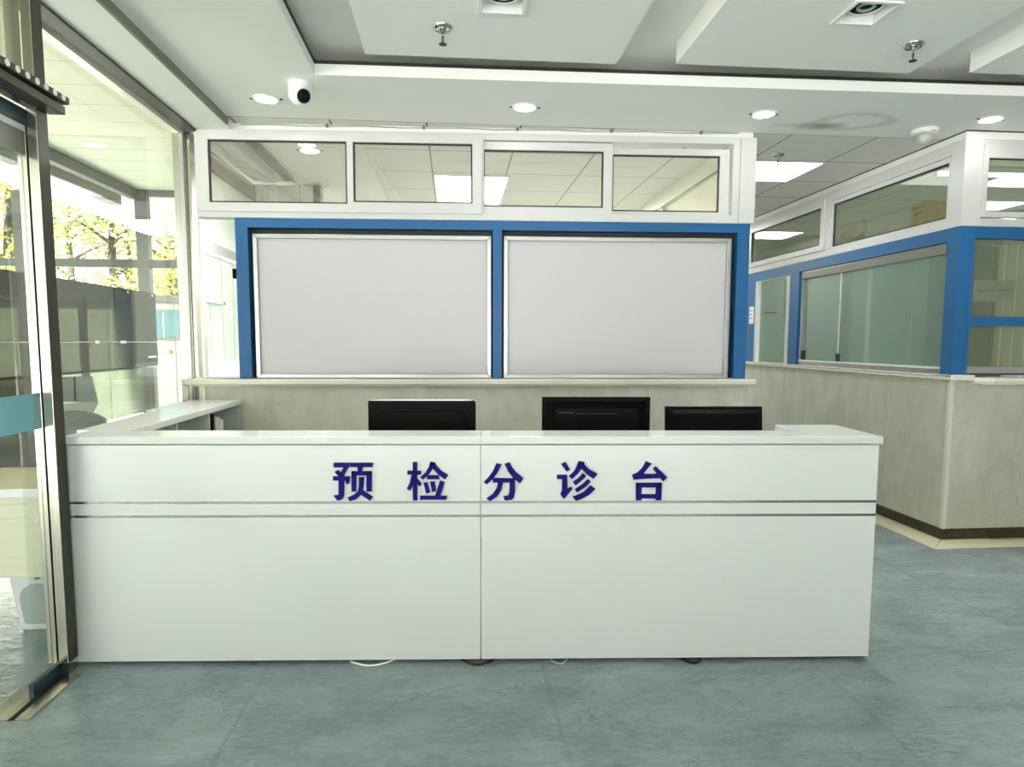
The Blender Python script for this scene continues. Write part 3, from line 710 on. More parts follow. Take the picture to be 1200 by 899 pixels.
# lower windows of the front face
w7 = struct('window_7')
for a, b in ((3.398, 4.62), (4.70, 7.0)):
    B(a, b, YW + 0.03, YW + 0.036, 1.503, 2.012).build('pane', 'glass_side', w7)
    B(a, b, YW + 0.03, YW + 0.036, 1.172, 1.442).build('pane', 'glass_side', w7)
    B(a, b, YW + 0.004, YW + 0.06, 1.128, 1.172).build('bottom_track', 'alu', w7)
    B(a, b, YW - 0.004, YW + 0.05, 1.119, 1.128).build('gasket', 'rubber', w7)
pl = B(XW - 0.004, XW - 0.0005, 4.375, 4.475, 1.535, 1.722).build('wall_plate', 'white_plastic')
tag(pl, 'small white plate on the blue frame beside the narrow corridor hatch', 'plate')
for z in (1.59, 1.63, 1.67): B(XW - 0.0055, XW - 0.004, 4.40, 4.45, z, z + 0.012).build('mark', 'ink', pl)

# ---- what stands in the room behind the right partition
def carton(name, label, x0, x1, y0, y1, z0, h, mat, group=None):
    t = thing(name, label, 'box', ((x0 + x1) / 2, (y0 + y1) / 2, z0), 0, group)
    a, b = (x1 - x0) / 2, (y1 - y0) / 2
    B(-a, a, -b, b, 0, h).build('body', mat, t, 0.002)
    B(-a * 0.98, a * 0.98, -0.014, 0.014, h, h + 0.001).build('tape', 'card', t)
    return t
SH = 2.161
b1 = carton('cardboard_box', 'printed cardboard box standing upright behind the corner transom window', 3.40, 3.56, 1.930, 2.080, SH, 0.19, 'card')
pr = MB()
for (ya, yb, za, zb) in ((-0.055, 0.035, 0.150, 0.160), (0.045, 0.062, 0.146, 0.166), (-0.045, 0.030, 0.112, 0.120), (0.012, 0.030, 0.098, 0.114), (-0.03, 0.03, 0.07, 0.074)):
    pr.box(-0.0812, -0.080, ya, yb, za, zb)
pr.build('print', 'print', b1)
carton('cardboard_box', 'dark brown cardboard box at the left end of the ledge behind the transom glass', 3.42, 3.56, 2.84, 3.02, SH, 0.135, 'card_dark')
carton('cardboard_box', 'small low brown box wedged beside the dark box behind the transom glass', 3.41, 3.54, 2.72, 2.82, SH, 0.075, 'card_dark')
carton('cardboard_box', 'long low greyish box lying in the middle of the transom ledge', 3.44, 3.58, 2.38, 2.70, SH, 0.10, 'paper')
for k, (y0, y1, h, m, lab) in enumerate(((3.25, 3.55, 0.075, 'dark_grey', 'flat dark grey bundle nearest the middle mullion in the far transom window'), (3.60, 3.95, 0.09, 'green_cloth', 'flat grey green bundle in the middle of the far transom window'), (4.0, 4.35, 0.08, 'gasket', 'flat dark bundle furthest down the corridor behind the transom glass'))):
    t = thing('stored_bundle', lab, 'bundle', (3.48, (y0 + y1) / 2, SH), 0, 'bundles on the transom ledge')
    n = (y1 - y0) / 2
    MB().box(-0.08, 0.08, -n, n, 0, h * 0.5).box(-0.07, 0.075, -n * 0.95, n * 0.9, h * 0.5, h).build('stack', m, t, 0.006)
    MB().box(-0.084, 0.082, -0.02, 0.02, 0.0, h + 0.002).build('strap', 'grey_frame', t)
hook = thing('wire_hook', 'thin wire hook hanging above the dark box behind the transom window', 'hook', (3.6, 2.93, SH), 0)
MB().tube([(0, 0, 0), (0, 0, 0.20), (0, 0.006, 0.225), (0, 0.02, 0.232), (0, 0.032, 0.222)], 0.003, 6).build('wire', 'grey_frame', hook)
MB().lathe([(0.03, 0), (0.03, 0.004), (0.008, 0.006), (0.004, 0.02)], 14).build('foot', 'grey_frame', hook)

# tall pale cabinets along the far side of that room
def cabinet(x, y, w, d, h, label):
    t = thing('storage_cabinet', label, 'cabinet', (x, y, 0), 0, 'pale cabinets in the room behind the green window')
    B(0, d, -w / 2, w / 2, 0, h).build('body', 'plaster', t, 0.004)
    for s in (-1, 1):
        dr = B(-0.02, -0.001, min(0.004 * s, s * (w / 2 - 0.005)), max(0.004 * s, s * (w / 2 - 0.005)), 0.08, h - 0.02).build('door', 'grey_plastic', t, 0.003)
        B(-0.034, -0.02, s * 0.03 - 0.006, s * 0.03 + 0.006, h * 0.5 - 0.07, h * 0.5 + 0.07).build('handle', 'chrome', dr)
    return t
cabinet(6.35, 4.55, 0.9, 0.45, 1.95, 'pale tall cabinet with two doors, the furthest seen through the green window')
cabinet(6.35, 3.60, 0.9, 0.45, 1.95, 'pale tall cabinet with two doors in the middle behind the green window')
cabinet(6.35, 2.65, 0.9, 0.45, 1.75, 'lower pale cabinet with two doors nearest the corner behind the green window')
bench = thing('work_bench', 'long pale work bench under the green window inside the side room', 'bench', (3.75, 3.1, 0))
B(-0.3, 0.3, -1.3, 1.3, 0.86, 0.90).build('bench_top', 'white_plastic', bench, 0.004)
for sx in (-0.26, 0.26):
    for sy in (-1.25, 0, 1.25):
        B(sx - 0.02, sx + 0.02, sy - 0.02, sy + 0.02, 0, 0.86).build('leg', 'grey_frame', bench)
par = struct('wall_side_room', B(5.2, 5.26, 5.3, 7.05, 0, ZC), 'plaster')
struct('wall_side_room_back', B(XW + 0.09, 7.25, 5.6, 5.68, 0, ZC), 'green_cloth')
cur = MB()
zz = [(3.80 + 0.05 * i, 2.02 + (0.02 if i % 2 else -0.02)) for i in range(26)]
cur.prism(zz + [(p[0], p[1] + 0.012) for p in zz[::-1]], 1.12, 2.06)
tag(cur.build('curtain', 'curtain'), 'pale curtain hanging inside the front service window at right', 'curtain')
brd = thing('notice_board', 'grey green board standing behind the front service window at right', 'board', (3.62, 1.78, 1.12))
MB().box(-0.26, 0.22, 0, 0.015, 0, 0.88).build('panel', 'green_cloth', brd, 0.003)
MB().holed(-0.275, 0.235, -0.015, 0.895, -0.006, 0.0, [(-0.25, 0.21, 0.01, 0.87)], 'y').build('frame', 'green_cloth', brd)
B(-0.3, 0.3, -0.02, 0.1, -0.06, -0.016).build('stand', 'grey_frame', brd)
nt_ = B(3.440, 3.732, YW + 0.040, YW + 0.0425, 1.607, 1.744).build('notice_sheet', 'paper')
tag(nt_, 'grey printed notice sheet stuck inside the front service window at right', 'notice')
ln = MB()
for i in range(17):
    if i in (4, 9): continue
    ln.box(3.47 + i * 0.0142, 3.481 + i * 0.0142, YW + 0.0392, YW + 0.0399, 1.671 + 0.0003 * i, 1.681 + 0.0003 * i)
ln.build('print', 'ink', nt_)

# ================================================================== COUNTER
def glyph(name, polys, par):
    m = MB()
    for p in polys: m.prism(p, 0.0065, 0.0149, 'y')
    return m.build(name, 'letter', par)
RC = 'two part white reception counter'
ca = thing('reception_counter', 'left section of the white reception counter, up to the seam, with first two navy characters', 'counter', (0, 0, 0), ANG_C, 'white reception counter')
cb = thing('reception_counter', 'right section of the white reception counter, with last three navy characters and short end return', 'counter', (0, 0, 0), ANG_C, 'white reception counter')
SX = 0.108
def counter_body(t, x0, x1):
    MB().box(x0, x1, 0.016, 0.034, 0.018, 0.6165).box(x0, x1, 0.016, 0.034, 0.6265, 0.673).box(x0, x1, 0.016, 0.034, 0.683, 0.9135).build('front_panel', 'laminate', t, 0.0012)
    for z in (0.6165, 0.673):
        B(x0, x1, 0.0185, 0.033, z, z + 0.010).build('metal_strip', 'chrome', t)
    B(x0 + 0.01, x1 - 0.01, 0.045, 0.075, 0.0, 0.05).build('plinth', 'plinth', t)
    B(x0 + 0.002, x1 - 0.002, 0.016, 0.034, 0.0150, 0.0178).build('edge_band', 'white_plastic', t)
    MB().box(x0 + 0.01, x1 - 0.01, 0.15, 0.168, 0.04, 0.918).build('back_panel', 'laminate', t)
counter_body(ca, -1.553, SX - 0.0014)
counter_body(cb, SX + 0.0014, 1.738)
B(-1.551, SX - 0.0006, 0.001, 0.185, 0.920, 0.950).build('worktop', 'laminate_top', ca, 0.002)
B(-1.551, SX - 0.0006, -0.0006, 0.0009, 0.9202, 0.9488).build('worktop_edge_dimmed', 'edge', ca)  # thin darker facing that dims the front edge against the top
B(SX + 0.0006, 1.743, -0.0006, 0.0009, 0.9202, 0.9488).build('worktop_edge_dimmed', 'edge', cb)
cbt = MB().prism([(SX + 0.0006, 0.001), (1.743, 0.001), (1.743, 0.385), (1.462, 0.385), (1.462, 0.185), (SX + 0.0006, 0.185)], 0.920, 0.950)
cbt.build('worktop', 'laminate_top', cb, 0.0025)
B(1.720, 1.738, 0.035, 0.375, 0.010, 0.919).build('end_panel', 'laminate', cb, 0.0012)
B(1.472, 1.490, 0.186, 0.375, 0.04, 0.919).build('inner_panel', 'laminate', cb, 0.0012)
B(1.475, 1.735, 0.362, 0.378, 0.02, 0.919).build('return_back', 'laminate', cb)
B(-1.553, -1.535, 0.036, 0.149, 0.010, 0.919).build('end_panel', 'laminate', ca)
# staff-side desk the monitors stand on
B(-1.33, SX - 0.001, 0.17, 0.78, 0.690, 0.715).build('inner_desk', 'laminate', ca, 0.002)
B(SX + 0.001, 1.465, 0.17, 0.78, 0.690, 0.715).build('inner_desk', 'laminate', cb, 0.002)
for t, xs in ((ca, (-1.32, -0.6)), (cb, (0.7, 1.44))):
    for x in xs: B(x - 0.01, x + 0.01, 0.18, 0.76, 0.0, 0.689).build('desk_support', 'laminate', t)
for k, par in (('yu', ca), ('jian', ca), ('fen', cb), ('zhen', cb), ('tai', cb)):
    glyph('sign_character', GLYPHS[k], par)

# left return with open compartments
rt = thing('shelf_return', 'low white return with open compartments running back from the left counter end', 'counter', (0, 0, 0))
MB().prism([(-1.376, 0.284), (-1.376, 1.800), (-1.690, 1.800), (-1.690, 1.150), (-1.632, 1.140), (-1.594, 0.300)], 0.918, 0.949).build('worktop', 'laminate_top', rt, 0.0025)
MB().prism([(-1.615, 0.35), (-1.60, 0.35), (-1.60, 1.79), (-1.615, 1.79)], 0.01, 0.917).build('back_panel', 'laminate', rt)
B(-1.60, -1.382, 1.772, 1.79, 0.01, 0.917).build('end_panel', 'laminate', rt)
for y in (0.36, 0.78, 1.22): B(-1.60, -1.382, y, y + 0.018, 0.01, 0.917).build('divider', 'laminate', rt)
B(-1.60, -1.384, 0.379, 1.771, 0.52, 0.538).build('shelf_board', 'laminate', rt)
B(-1.60, -1.384, 0.379, 1.771, 0.01, 0.03).build('bottom_board', 'laminate', rt)
def folder(y0, y1, h, mat, label, cat='folder'):
    t = thing('ring_binder', label, cat, (-1.50, (y0 + y1) / 2, 0.5385), 0)
    n = (y1 - y0) / 2
    B(-0.09, 0.11, -n, n, 0, h).build('cover', mat, t, 0.003)
    B(0.1101, 0.1115, -n * 0.6, n * 0.6, h * 0.25, h * 0.75).build('spine_label', 'paper', t)
folder(1.285, 1.325, 0.365, 'black_plastic', 'black binder standing in the open return shelf left of the cream one')
folder(1.345, 1.425, 0.340, 'cream_strip', 'wide cream box file beside the black binder in the return shelf')
folder(1.435, 1.475, 0.320, 'white_plastic', 'slim white binder behind the cream box file in the return shelf')

# monitors, seen from behind
def monitor(name, label, x, y, w, zt, tilt, style, rz=0.0):
    t = thing(name, label, 'monitor', (0, 0, 0), ANG_C + rz, 'computer monitors behind the counter')
    t.location = Matrix.Rotation(ANG_C, 4, 'Z') @ Vector((x, y, 0.7152))
    h = zt - 0.7152; hh = 0.30; zb = h - hh
    def R(p):
        # lean the head about its foot line
        yy, z = p[1], p[2] - zb
        return (p[0], yy * math.cos(tilt) + z * math.sin(tilt), zb + z * math.cos(tilt) - yy * math.sin(tilt))
    body = MB()
    if style == 'round':
        poly = []
        for cx, cz, a0 in ((w / 2 - 0.012, h - 0.012, 0), (-w / 2 + 0.004, h - 0.004, 90), (-w / 2 + 0.004, zb + 0.004, 180), (w / 2 - 0.012, zb + 0.012, 270)):
            r = 0.012 if cx > 0 else 0.004
            for k in range(5):
                a = math.radians(a0 + k * 22.5); poly.append((cx + r * math.cos(a), cz + r * math.sin(a)))
        body.prism(poly, -0.008, 0.016, 'y')
        body.prism([(-w / 2 + 0.05, zb + 0.03), (w / 2 - 0.05, zb + 0.03), (w / 2 - 0.05, h - 0.05), (-w / 2 + 0.05, h - 0.05)], -0.024, -0.008, 'y')
    elif style == 'flat':
        body.box(-w / 2, w / 2, -0.006, 0.018, zb, h)
        body.hexa([(-w / 2 + 0.02, -0.006, zb + 0.02), (w / 2 - 0.02, -0.006, zb + 0.02), (w / 2 - 0.06, -0.034, zb + 0.06), (-w / 2 + 0.06, -0.034, zb + 0.06)],
                  [(-w / 2 + 0.02, -0.006, h - 0.02), (w / 2 - 0.02, -0.006, h - 0.02), (w / 2 - 0.06, -0.034, h - 0.05), (-w / 2 + 0.06, -0.034, h - 0.05)])
    else:
        body.box(-w / 2, w / 2, -0.004, 0.02, zb, h)
        body.hexa([(-w / 2 + 0.004, -0.004, zb + 0.01), (w / 2 - 0.004, -0.004, zb + 0.01), (w / 2 - 0.035, -0.03, zb + 0.05), (-w / 2 + 0.035, -0.03, zb + 0.05)],
                  [(-w / 2 + 0.004, -0.004, h - 0.004), (w / 2 - 0.004, -0.004, h - 0.004), (w / 2 - 0.035, -0.03, h - 0.032), (-w / 2 + 0.035, -0.03, h - 0.032)])
    body.v = [R(p) for p in body.v]
    sh = body.build('shell', 'black_plastic', t, 0.0015)
    sc = B(-w / 2 + 0.012, w / 2 - 0.012, 0.0205, 0.0215, zb + 0.02, h - 0.012); sc.v = [R(p) for p in sc.v]
    sc.build('screen', 'black_gloss', t)
    if style == 'flat':
        v = MB().box(-w / 2 + 0.07, -w / 2 + 0.15, -0.0352, -0.0342, h - 0.075, h - 0.068).box(-w / 2 + 0.16, w / 2 - 0.16, -0.0352, -0.0342, h - 0.078, h - 0.074)
        v.v = [R(p) for p in v.v]; v.build('vent_slot', 'rubber', sh)
    if style == 'round':
        v = MB().hexa([(-w / 2 + 0.004, -0.006, h + 0.0003), (w / 2 - 0.02, -0.006, h + 0.0003), (w / 2 - 0.02, 0.016, h + 0.0003), (-w / 2 + 0.004, 0.016, h + 0.0003)],
                      [(-w / 2 + 0.06, -0.004, h + 0.004), (w / 2 - 0.03, -0.004, h + 0.006), (w / 2 - 0.03, 0.014, h + 0.006), (-w / 2 + 0.06, 0.014, h + 0.004)])
        v.v = [R(p) for p in v.v]; v.build('top_strip', 'white_plastic', sh)  # lit top surface painted on as a white strip
    if style == 'bevel':
        v = MB().box(-w / 2, w / 2, -0.005, 0.021, h + 0.0002, h + 0.003); v.v = [R(p) for p in v.v]; v.build('top_strip', 'dark_grey', sh)
    B(-0.03, 0.03, 0.0, 0.02, 0.012, zb + 0.04).build('stand_neck', 'black_plastic', t)
    B(-0.12, 0.12, -0.08, 0.10, 0.0, 0.012).build('stand_foot', 'black_plastic', t, 0.003)
    return t
monitor('computer_monitor', 'black computer monitor behind the left part of the counter, with its lit top edge painted pale', -0.177, 0.45, 0.500, 1.054, 0.0, 'round')
monitor('computer_monitor', 'tallest black computer monitor in the middle behind the counter', 0.645, 0.49, 0.515, 1.0685, 0.0, 'flat')
monitor('computer_monitor', 'smaller black computer monitor at right with sloping back, tilted backwards', 1.222, 0.50, 0.470, 1.020, 0.10, 'bevel')

# cables peeping out from under the counter
def cab(name, label, pts, r, mat):
    o = MB().tube(pts, r, 8).build(name, mat); tag(o, label, 'cable', 'cables under the counter')
    for p in o.data.polygons: p.use_smooth = True
def arc(x0, x1, y, dep, z, n=10):
    return [(x0 + (x1 - x0) * i / n, y - dep * math.sin(PI * i / n), z) for i in range(n + 1)]
cab('loose_cable', 'white cable loop peeping from under the left counter section', arc(-0.43, -0.25, 0.052, 0.042, 0.0045), 0.004, 'white_plastic')
cab('loose_cable', 'dark cable loop peeping out below the counter seam', arc(0.03, 0.17, 0.03, 0.050, 0.0055), 0.005, 'rubber')
cab('loose_cable', 'grey cable crossing the dark loop below the counter seam', arc(0.09, 0.20, 0.018, 0.040, 0.0035), 0.003, 'grey_frame')
cab('loose_cable', 'short grey cable loop peeping from under the fourth character', arc(0.40, 0.47, 0.0, 0.038, 0.0035), 0.003, 'grey_plastic')
cab('loose_cable', 'short black cable loop peeping from under the right counter section', arc(0.95, 1.03, -0.045, 0.036, 0.0065), 0.006, 'rubber')

# ================================================================== CEILING FITTINGS
def downlight(loc, label, first=None):
    if first: return copy_tree(first, loc, None, label)
    t = thing('downlight', label, 'downlight', loc, 0, 'round downlights in the soffit')
    MB().lathe([(0.058, -0.001), (0.078, -0.001), (0.076, -0.006), (0.064, -0.008), (0.058, -0.004)], 32, ring=True).build('trim_ring', 'white_plastic', t, 0, True)
    MB().lathe([(0.001, -0.0045), (0.0575, -0.0045), (0.0575, -0.0015), (0.001, -0.0015)], 32).build('diffuser', 'lamp_disc', t)
    ld = bpy.data.lights.new('downlight_beam', 'SPOT'); ld.energy = SPOT; ld.spot_size = math.radians(84); ld.spot_blend = 0.9; ld.shadow_soft_size = 0.055; ld.color = (1.0, 0.97, 0.92)
    lo__ = bpy.data.objects.new('beam', ld); COL.objects.link(lo__); lo__.parent = t; lo__.location = (0, 0, -0.012); lo__.rotation_euler = (-0.36, 0, 0)
    for s in (-1, 1): B(s * 0.082 - 0.006, s * 0.082 + 0.006, -0.006, 0.006, -0.006, -0.0002).build('spring_clip', 'bronze', t)
    return t
d0 = downlight((-1.049, 1.351, ZC), 'lit round downlight at far left of the soffit, beside the bullet-eyed camera')
downlight((0.426, 1.342, ZC), 'lit round downlight second from left in the soffit, above the left transom sashes', d0)
downlight((1.869, 1.316, ZC), 'lit round downlight third from left, just left of the brown ceiling stain', d0)
downlight((3.294, 1.267, ZC), 'lit round downlight at far right of the soffit, above the partition corner', d0)

d5 = downlight((-1.0, 2.25, ZC - 0.03), 'lit round downlight of the rear room, seen through the left transom sash', d0)
for c in kids(d5):
    if c.name.startswith('diffuser'):
        c.data = c.data.copy(); c.data.materials[0] = M['lamp_disc_rear']

def grille_light(hole, label, first=None):
    x0, x1, y0, y1 = hole
    loc = ((x0 + x1) / 2, (y0 + y1) / 2, 2.73)
    if first: return copy_tree(first, loc, None, label)
    w = (x1 - x0) / 2
    t = thing('square_spotlight', label, 'spotlight', loc, 0, 'square recessed spotlights in the hanging panels')
    MB().holed(-w - 0.012, w + 0.012, -w - 0.012, w + 0.012, -0.008, -0.0003, [(-w + 0.006, w - 0.006, -w + 0.006, w - 0.006)], 'z').build('bezel', 'white_plastic', t, 0.002)
    MB().holed(-w + 0.003, w - 0.003, -w + 0.003, w - 0.003, 0.0, 0.05, [(-w + 0.006, w - 0.006, -w + 0.006, w - 0.006)], 'z').build('housing', 'white_plastic', t)
    B(-w + 0.003, w - 0.003, -w + 0.003, w - 0.003, 0.05, 0.055).build('back_plate', 'grey_plastic', t)
    MB().lathe([(0.066, 0.049), (0.074, 0.049), (0.074, 0.026), (0.071, 0.020), (0.066, 0.024), (0.064, 0.036), (0.064, 0.049)], 32, ring=True).build('lamp_ring', 'white_plastic', t, 0, True)
    lp = MB().lathe([(0.001, 0.026), (0.063, 0.024), (0.063, 0.048), (0.001, 0.048)], 32).build('reflector', 'black_plastic', t, 0, True)
    MB().lathe([(0.026, 0.0255), (0.038, 0.0250), (0.038, 0.020), (0.033, 0.016), (0.026, 0.020)], 24, ring=True).build('lens_ring', 'grey_plastic', lp, 0, True)
    return t
g0 = grille_light(GL1, 'square recessed spotlight with unlit black lamp in the hanging panel at top centre')
grille_light(GL2, 'square recessed spotlight with unlit black lamp in the hanging panel at top right', g0)

def sprinkler(loc, label, first=None):
    if first: return copy_tree(first, loc, None, label)
    t = thing('fire_sprinkler', label, 'sprinkler', loc, 0, 'pendent fire sprinklers')
    MB().lathe([(0.012, -0.0003), (0.046, -0.0003), (0.045, -0.004), (0.034, -0.014), (0.018, -0.012), (0.012, -0.006)], 28).build('escutcheon', 'nickel', t, 0, True)
    MB().lathe([(0.010, -0.006), (0.008, -0.022), (0.0045, -0.026), (0.0045, -0.04)], 14).build('body', 'nickel', t)
    MB().tube([(-0.004, 0, -0.036), (-0.007, 0, -0.052), (-0.002, 0, -0.070)], 0.0018, 6).tube([(0.004, 0, -0.036), (0.007, 0, -0.052), (0.002, 0, -0.070)], 0.0018, 6).build('frame_arm', 'nickel', t)
    MB().tube([(0, 0, -0.038), (0, 0, -0.068)], 0.003, 8).build('bulb', 'bronze', t)
    MB().lathe([(0.002, -0.070), (0.018, -0.072), (0.018, -0.0745), (0.002, -0.076)], 16).build('deflector', 'bronze', t)
    return t
s0 = sprinkler((-0.039, 0.470, 2.73), 'nickel sprinkler on the hanging panel at top centre, left of the square spotlight')
sprinkler((2.170, 0.430, 2.73), 'nickel sprinkler on the hanging panel at top right, below the square spotlight', s0)
sprinkler((2.376, 2.125, ZC), 'small sprinkler on the corridor tiles beside the bright ceiling panel', s0)

# turret camera
CS = 1.14
cam_t = thing('security_camera', 'white turret security camera with black eye hanging from the soffit at left', 'camera', (-0.805, 1.100, ZC))
MB().lathe([(0.004, -0.0003), (0.050, -0.0003), (0.054, -0.006), (0.054, -0.022), (0.050, -0.030), (0.004, -0.032)], 36).build('base', 'white_plastic', cam_t, 0, True)
ball = MB(); prof = [(0.002 + 0.053 * math.sin(PI * k / 16), 0.053 * math.cos(PI * k / 16)) for k in range(17)]
ball.lathe(prof, 32)
bo = ball.build('ball', 'white_plastic', cam_t, 0, True); bo.location = (0.002, -0.004, -0.048)
fdir = Vector((0.42, -0.72, -0.42)).normalized()
q = Vector((0, 0, 1)).rotation_difference(fdir)
eye = MB().lathe([(0.002, 0.030), (0.036, 0.030), (0.037, 0.046), (0.033, 0.053), (0.031, 0.050), (0.002, 0.050)], 30)
eo = eye.build('face_ring', 'white_plastic', cam_t, 0, True); eo.location = (0.002, -0.004, -0.048); eo.rotation_mode = 'QUATERNION'; eo.rotation_quaternion = q
l2 = MB().lathe([(0.002, 0.0503), (0.0305, 0.0503), (0.029, 0.054), (0.002, 0.056)], 28)
lo = l2.build('lens_window', 'lens', cam_t, 0, True); lo.location = (0.002, -0.004, -0.048); lo.rotation_mode = 'QUATERNION'; lo.rotation_quaternion = q
cam_t.scale = (CS, CS, CS * 1.05)
# dome camera
dc = thing('ceiling_dome_camera', 'white dome camera with smoked bubble on the soffit near the partition corner', 'camera', (3.042, 1.500, ZC))
MB().lathe([(0.004, -0.0003), (0.076, -0.0003), (0.080, -0.008), (0.078, -0.022), (0.070, -0.030), (0.056, -0.032), (0.004, -0.032)], 36).build('base', 'white_plastic', dc, 0, True)
dm = [(0.055, -0.0325)] + [(0.002 + 0.053 * math.cos(PI / 2 * k / 10), -0.034 - 0.066 * math.sin(PI / 2 * k / 10)) for k in range(11)]
MB().lathe(dm, 32).build('bubble', 'dome_glass', dc, 0, True)
MB().lathe([(0.002, -0.034), (0.030, -0.036), (0.032, -0.060), (0.022, -0.078), (0.002, -0.082)], 24).build('camera_module', 'white_plastic', dc, 0, True)
B(-0.012, 0.022, -0.0745, -0.060, -0.028, -0.018).build('label_slot', 'dark_grey', dc)

# flat light panels
def light_panel(x0, x1, y0, y1, label, z=ZC, group='flat light panels in the tiled ceilings', lamp='lamp_panel'):
    t = thing('ceiling_light_panel', label, 'ceiling light', ((x0 + x1) / 2, (y0 + y1) / 2, z), 0, group)
    a, b = (x1 - x0) / 2, (y1 - y0) / 2
    MB().holed(-a, a, -b, b, -0.010, -0.0005, [(-a + 0.012, a - 0.012, -b + 0.012, b - 0.012)], 'z').build('frame', 'white_plastic', t)
    B(-a + 0.012, a - 0.012, -b + 0.012, b - 0.012, -0.008, -0.002).build('diffuser', lamp, t)
    return t
light_panel(2.246, 2.834, 2.284, 2.878, 'bright square light panel in the corridor tiles right of the back partition')
light_panel(-0.155, 0.475, 2.95, 4.08, 'bright light panel seen through the middle of the back transom windows')
light_panel(4.50, 5.08, 2.29, 2.87, 'bright light panel seen through the front transom window at right')
light_panel(5.0, 5.6, 3.40, 3.98, 'second bright light panel deeper in the side room, seen through the front transom')
light_panel(2.246, 2.834, 5.30, 5.88, 'light panel at the far end of the corridor ceiling', lamp='lamp_panel_corridor')
light_panel(-0.155, 0.475, 5.3, 6.4, 'unseen added light panel deep in the rear room behind the back partition', lamp='fill_panel_rear')  # hidden lamp added to brighten the rear room
for x, y in ((0.9, 4.6), (0.9, 5.8)):
    light_panel(x, x + 0.6, y, y + 0.6, 'added light panel of the rear room ceiling, out of sight behind the back partition', ZC, 'added rear room light panels out of sight', 'fill_panel_rear')  # more hidden lamps added for rear room brightness
for x, y in ((6.3, 1.72),):
    light_panel(x, x + 0.6, y, y + 0.6, 'added light panel of the side room ceiling, out of sight from the hall', ZC, 'added side room light panels out of sight', 'fill_panel_side')  # lamp outside the view, added to light the side room
light_panel(5.5, 6.1, 1.72, 2.32, 'unseen light panel added in the side room behind the partition corner', lamp='fill_panel_side')  # also added as unseen fill for the side room
def tube_light(x, y, l, label, z=2.66, rz=0.0):
    t = thing('tube_light', label, 'tube light', (x, y, z), rz, 'tube lights in the side room')
    B(-0.03, 0.03, -l / 2, l / 2, 0.0, 0.0395).build('housing', 'white_plastic', t, 0.003)
    MB().tube([(0, -l / 2 + 0.03, -0.016), (0, l / 2 - 0.03, -0.016)], 0.013, 10).build('tube', 'lamp_tube', t)
    for s in (-1, 1): B(-0.012, 0.012, s * (l / 2 - 0.018) - 0.01, s * (l / 2 - 0.018) + 0.01, -0.03, 0.0).build('tube_holder', 'white_plastic', t)
tube_light(4.34, 2.32, 1.2, 'tube light nearest the corner, its end showing in the corridor transom window', 2.66, PI / 2)
tube_light(5.9, 4.2, 1.2, 'tube light furthest back in the side room behind the green window')

# ================================================================== LEFT GLAZING, SLIDING DOOR
XG = -1.72
wl = struct('wall_left')
B(XG - 0.045, XG + 0.035, 1.835, 1.925, 0, 2.654).build('corner_post', 'steel', wl, 0.003)
MB().box(XG + 0.036, XG + 0.060, 1.842, 1.918, 0, 2.654).build('post_cover', 'steel', wl, 0.002)
B(XG + 0.004, XG + 0.03, 1.806, 1.834, 0, 2.654).build('glazing_bead', 'alu', wl)
B(-1.685, -1.602, -0.02, 1.82, 2.642, 2.6545).build('head_beam', 'bronze', wl, 0.002)
B(XG - 0.02, XG + 0.016, 0.10, 1.80, 2.628, 2.6545).build('head_bead', 'cream_strip', wl)
# door pillar with its jamb back to the glass line
B(-1.566, -1.530, 0.038, 0.104, 0, 2.655).build('door_pillar', 'steel', wl, 0.002)
B(-1.5299, -1.5286, 0.040, 0.103, 0.05, 2.655).build('dark_side_face', 'bronze', wl)  # thin darker facing on the pillar's right side
B(-1.5665, -1.5295, 0.036, 0.038, 0.0, 0.05).build('pillar_foot', 'rubber', wl)
w8 = struct('window_8')
B(XG - 0.004, XG + 0.004, 0.14, 1.834, 0.004, 2.605).build('pane', 'glass', w8)
# transom light over the sliding door
w9 = struct('window_9')
MB().holed(-5.0, 0.036, 2.262, 2.640, -1.605, -1.567, [(-1.25, -0.050, 2.29, 2.60), (-2.55, -1.31, 2.29, 2.60), (-4.9, -2.61, 2.29, 2.60)], 'x').build('window_frame', 'steel', w9, 0.002)
for a, b in ((-1.25, -0.05), (-2.55, -1.31), (-4.9, -2.61)):
    B(-1.589, -1.583, a, b, 2.29, 2.60).build('pane', 'glass', w9)
# sliding door leaf
dr = struct('door_1')
for y in (0.034, -1.20):
    B(-1.602, -1.570, y, y + 0.062, 0.055, 2.118).build('stile', 'steel', dr, 0.002)
B(-1.600, -1.572, -1.138, 0.034, 2.010, 2.095).build('top_rail', 'grey_frame', dr)
B(-1.602, -1.570, -1.138, 0.034, 2.0955, 2.118).build('top_bead', 'white_pvc', dr)
B(-1.589, -1.583, -1.138, 0.034, 0.010, 2.066).build('pane', 'glass', dr)
B(-1.5825, -1.5805, -1.138, 0.034, 0.992, 1.128).build('safety_stripe', 'stripe', dr)
B(-1.5915, -1.5895, -1.138, 0.034, 0.992, 1.128).build('safety_stripe', 'stripe', dr)
B(-1.604, -1.568, -1.3, 0.098, 2.119, 2.178).build('teal_head_rail', 'teal', dr)
B(-1.575, -1.560, -0.130, 0.034, 0.004, 0.052).build('bottom_guide', 'teal', dr, 0.002)
B(-1.5765, -1.5755, -0.130, 0.034, 0.004, 0.052).build('guide_edge', 'rubber', dr)
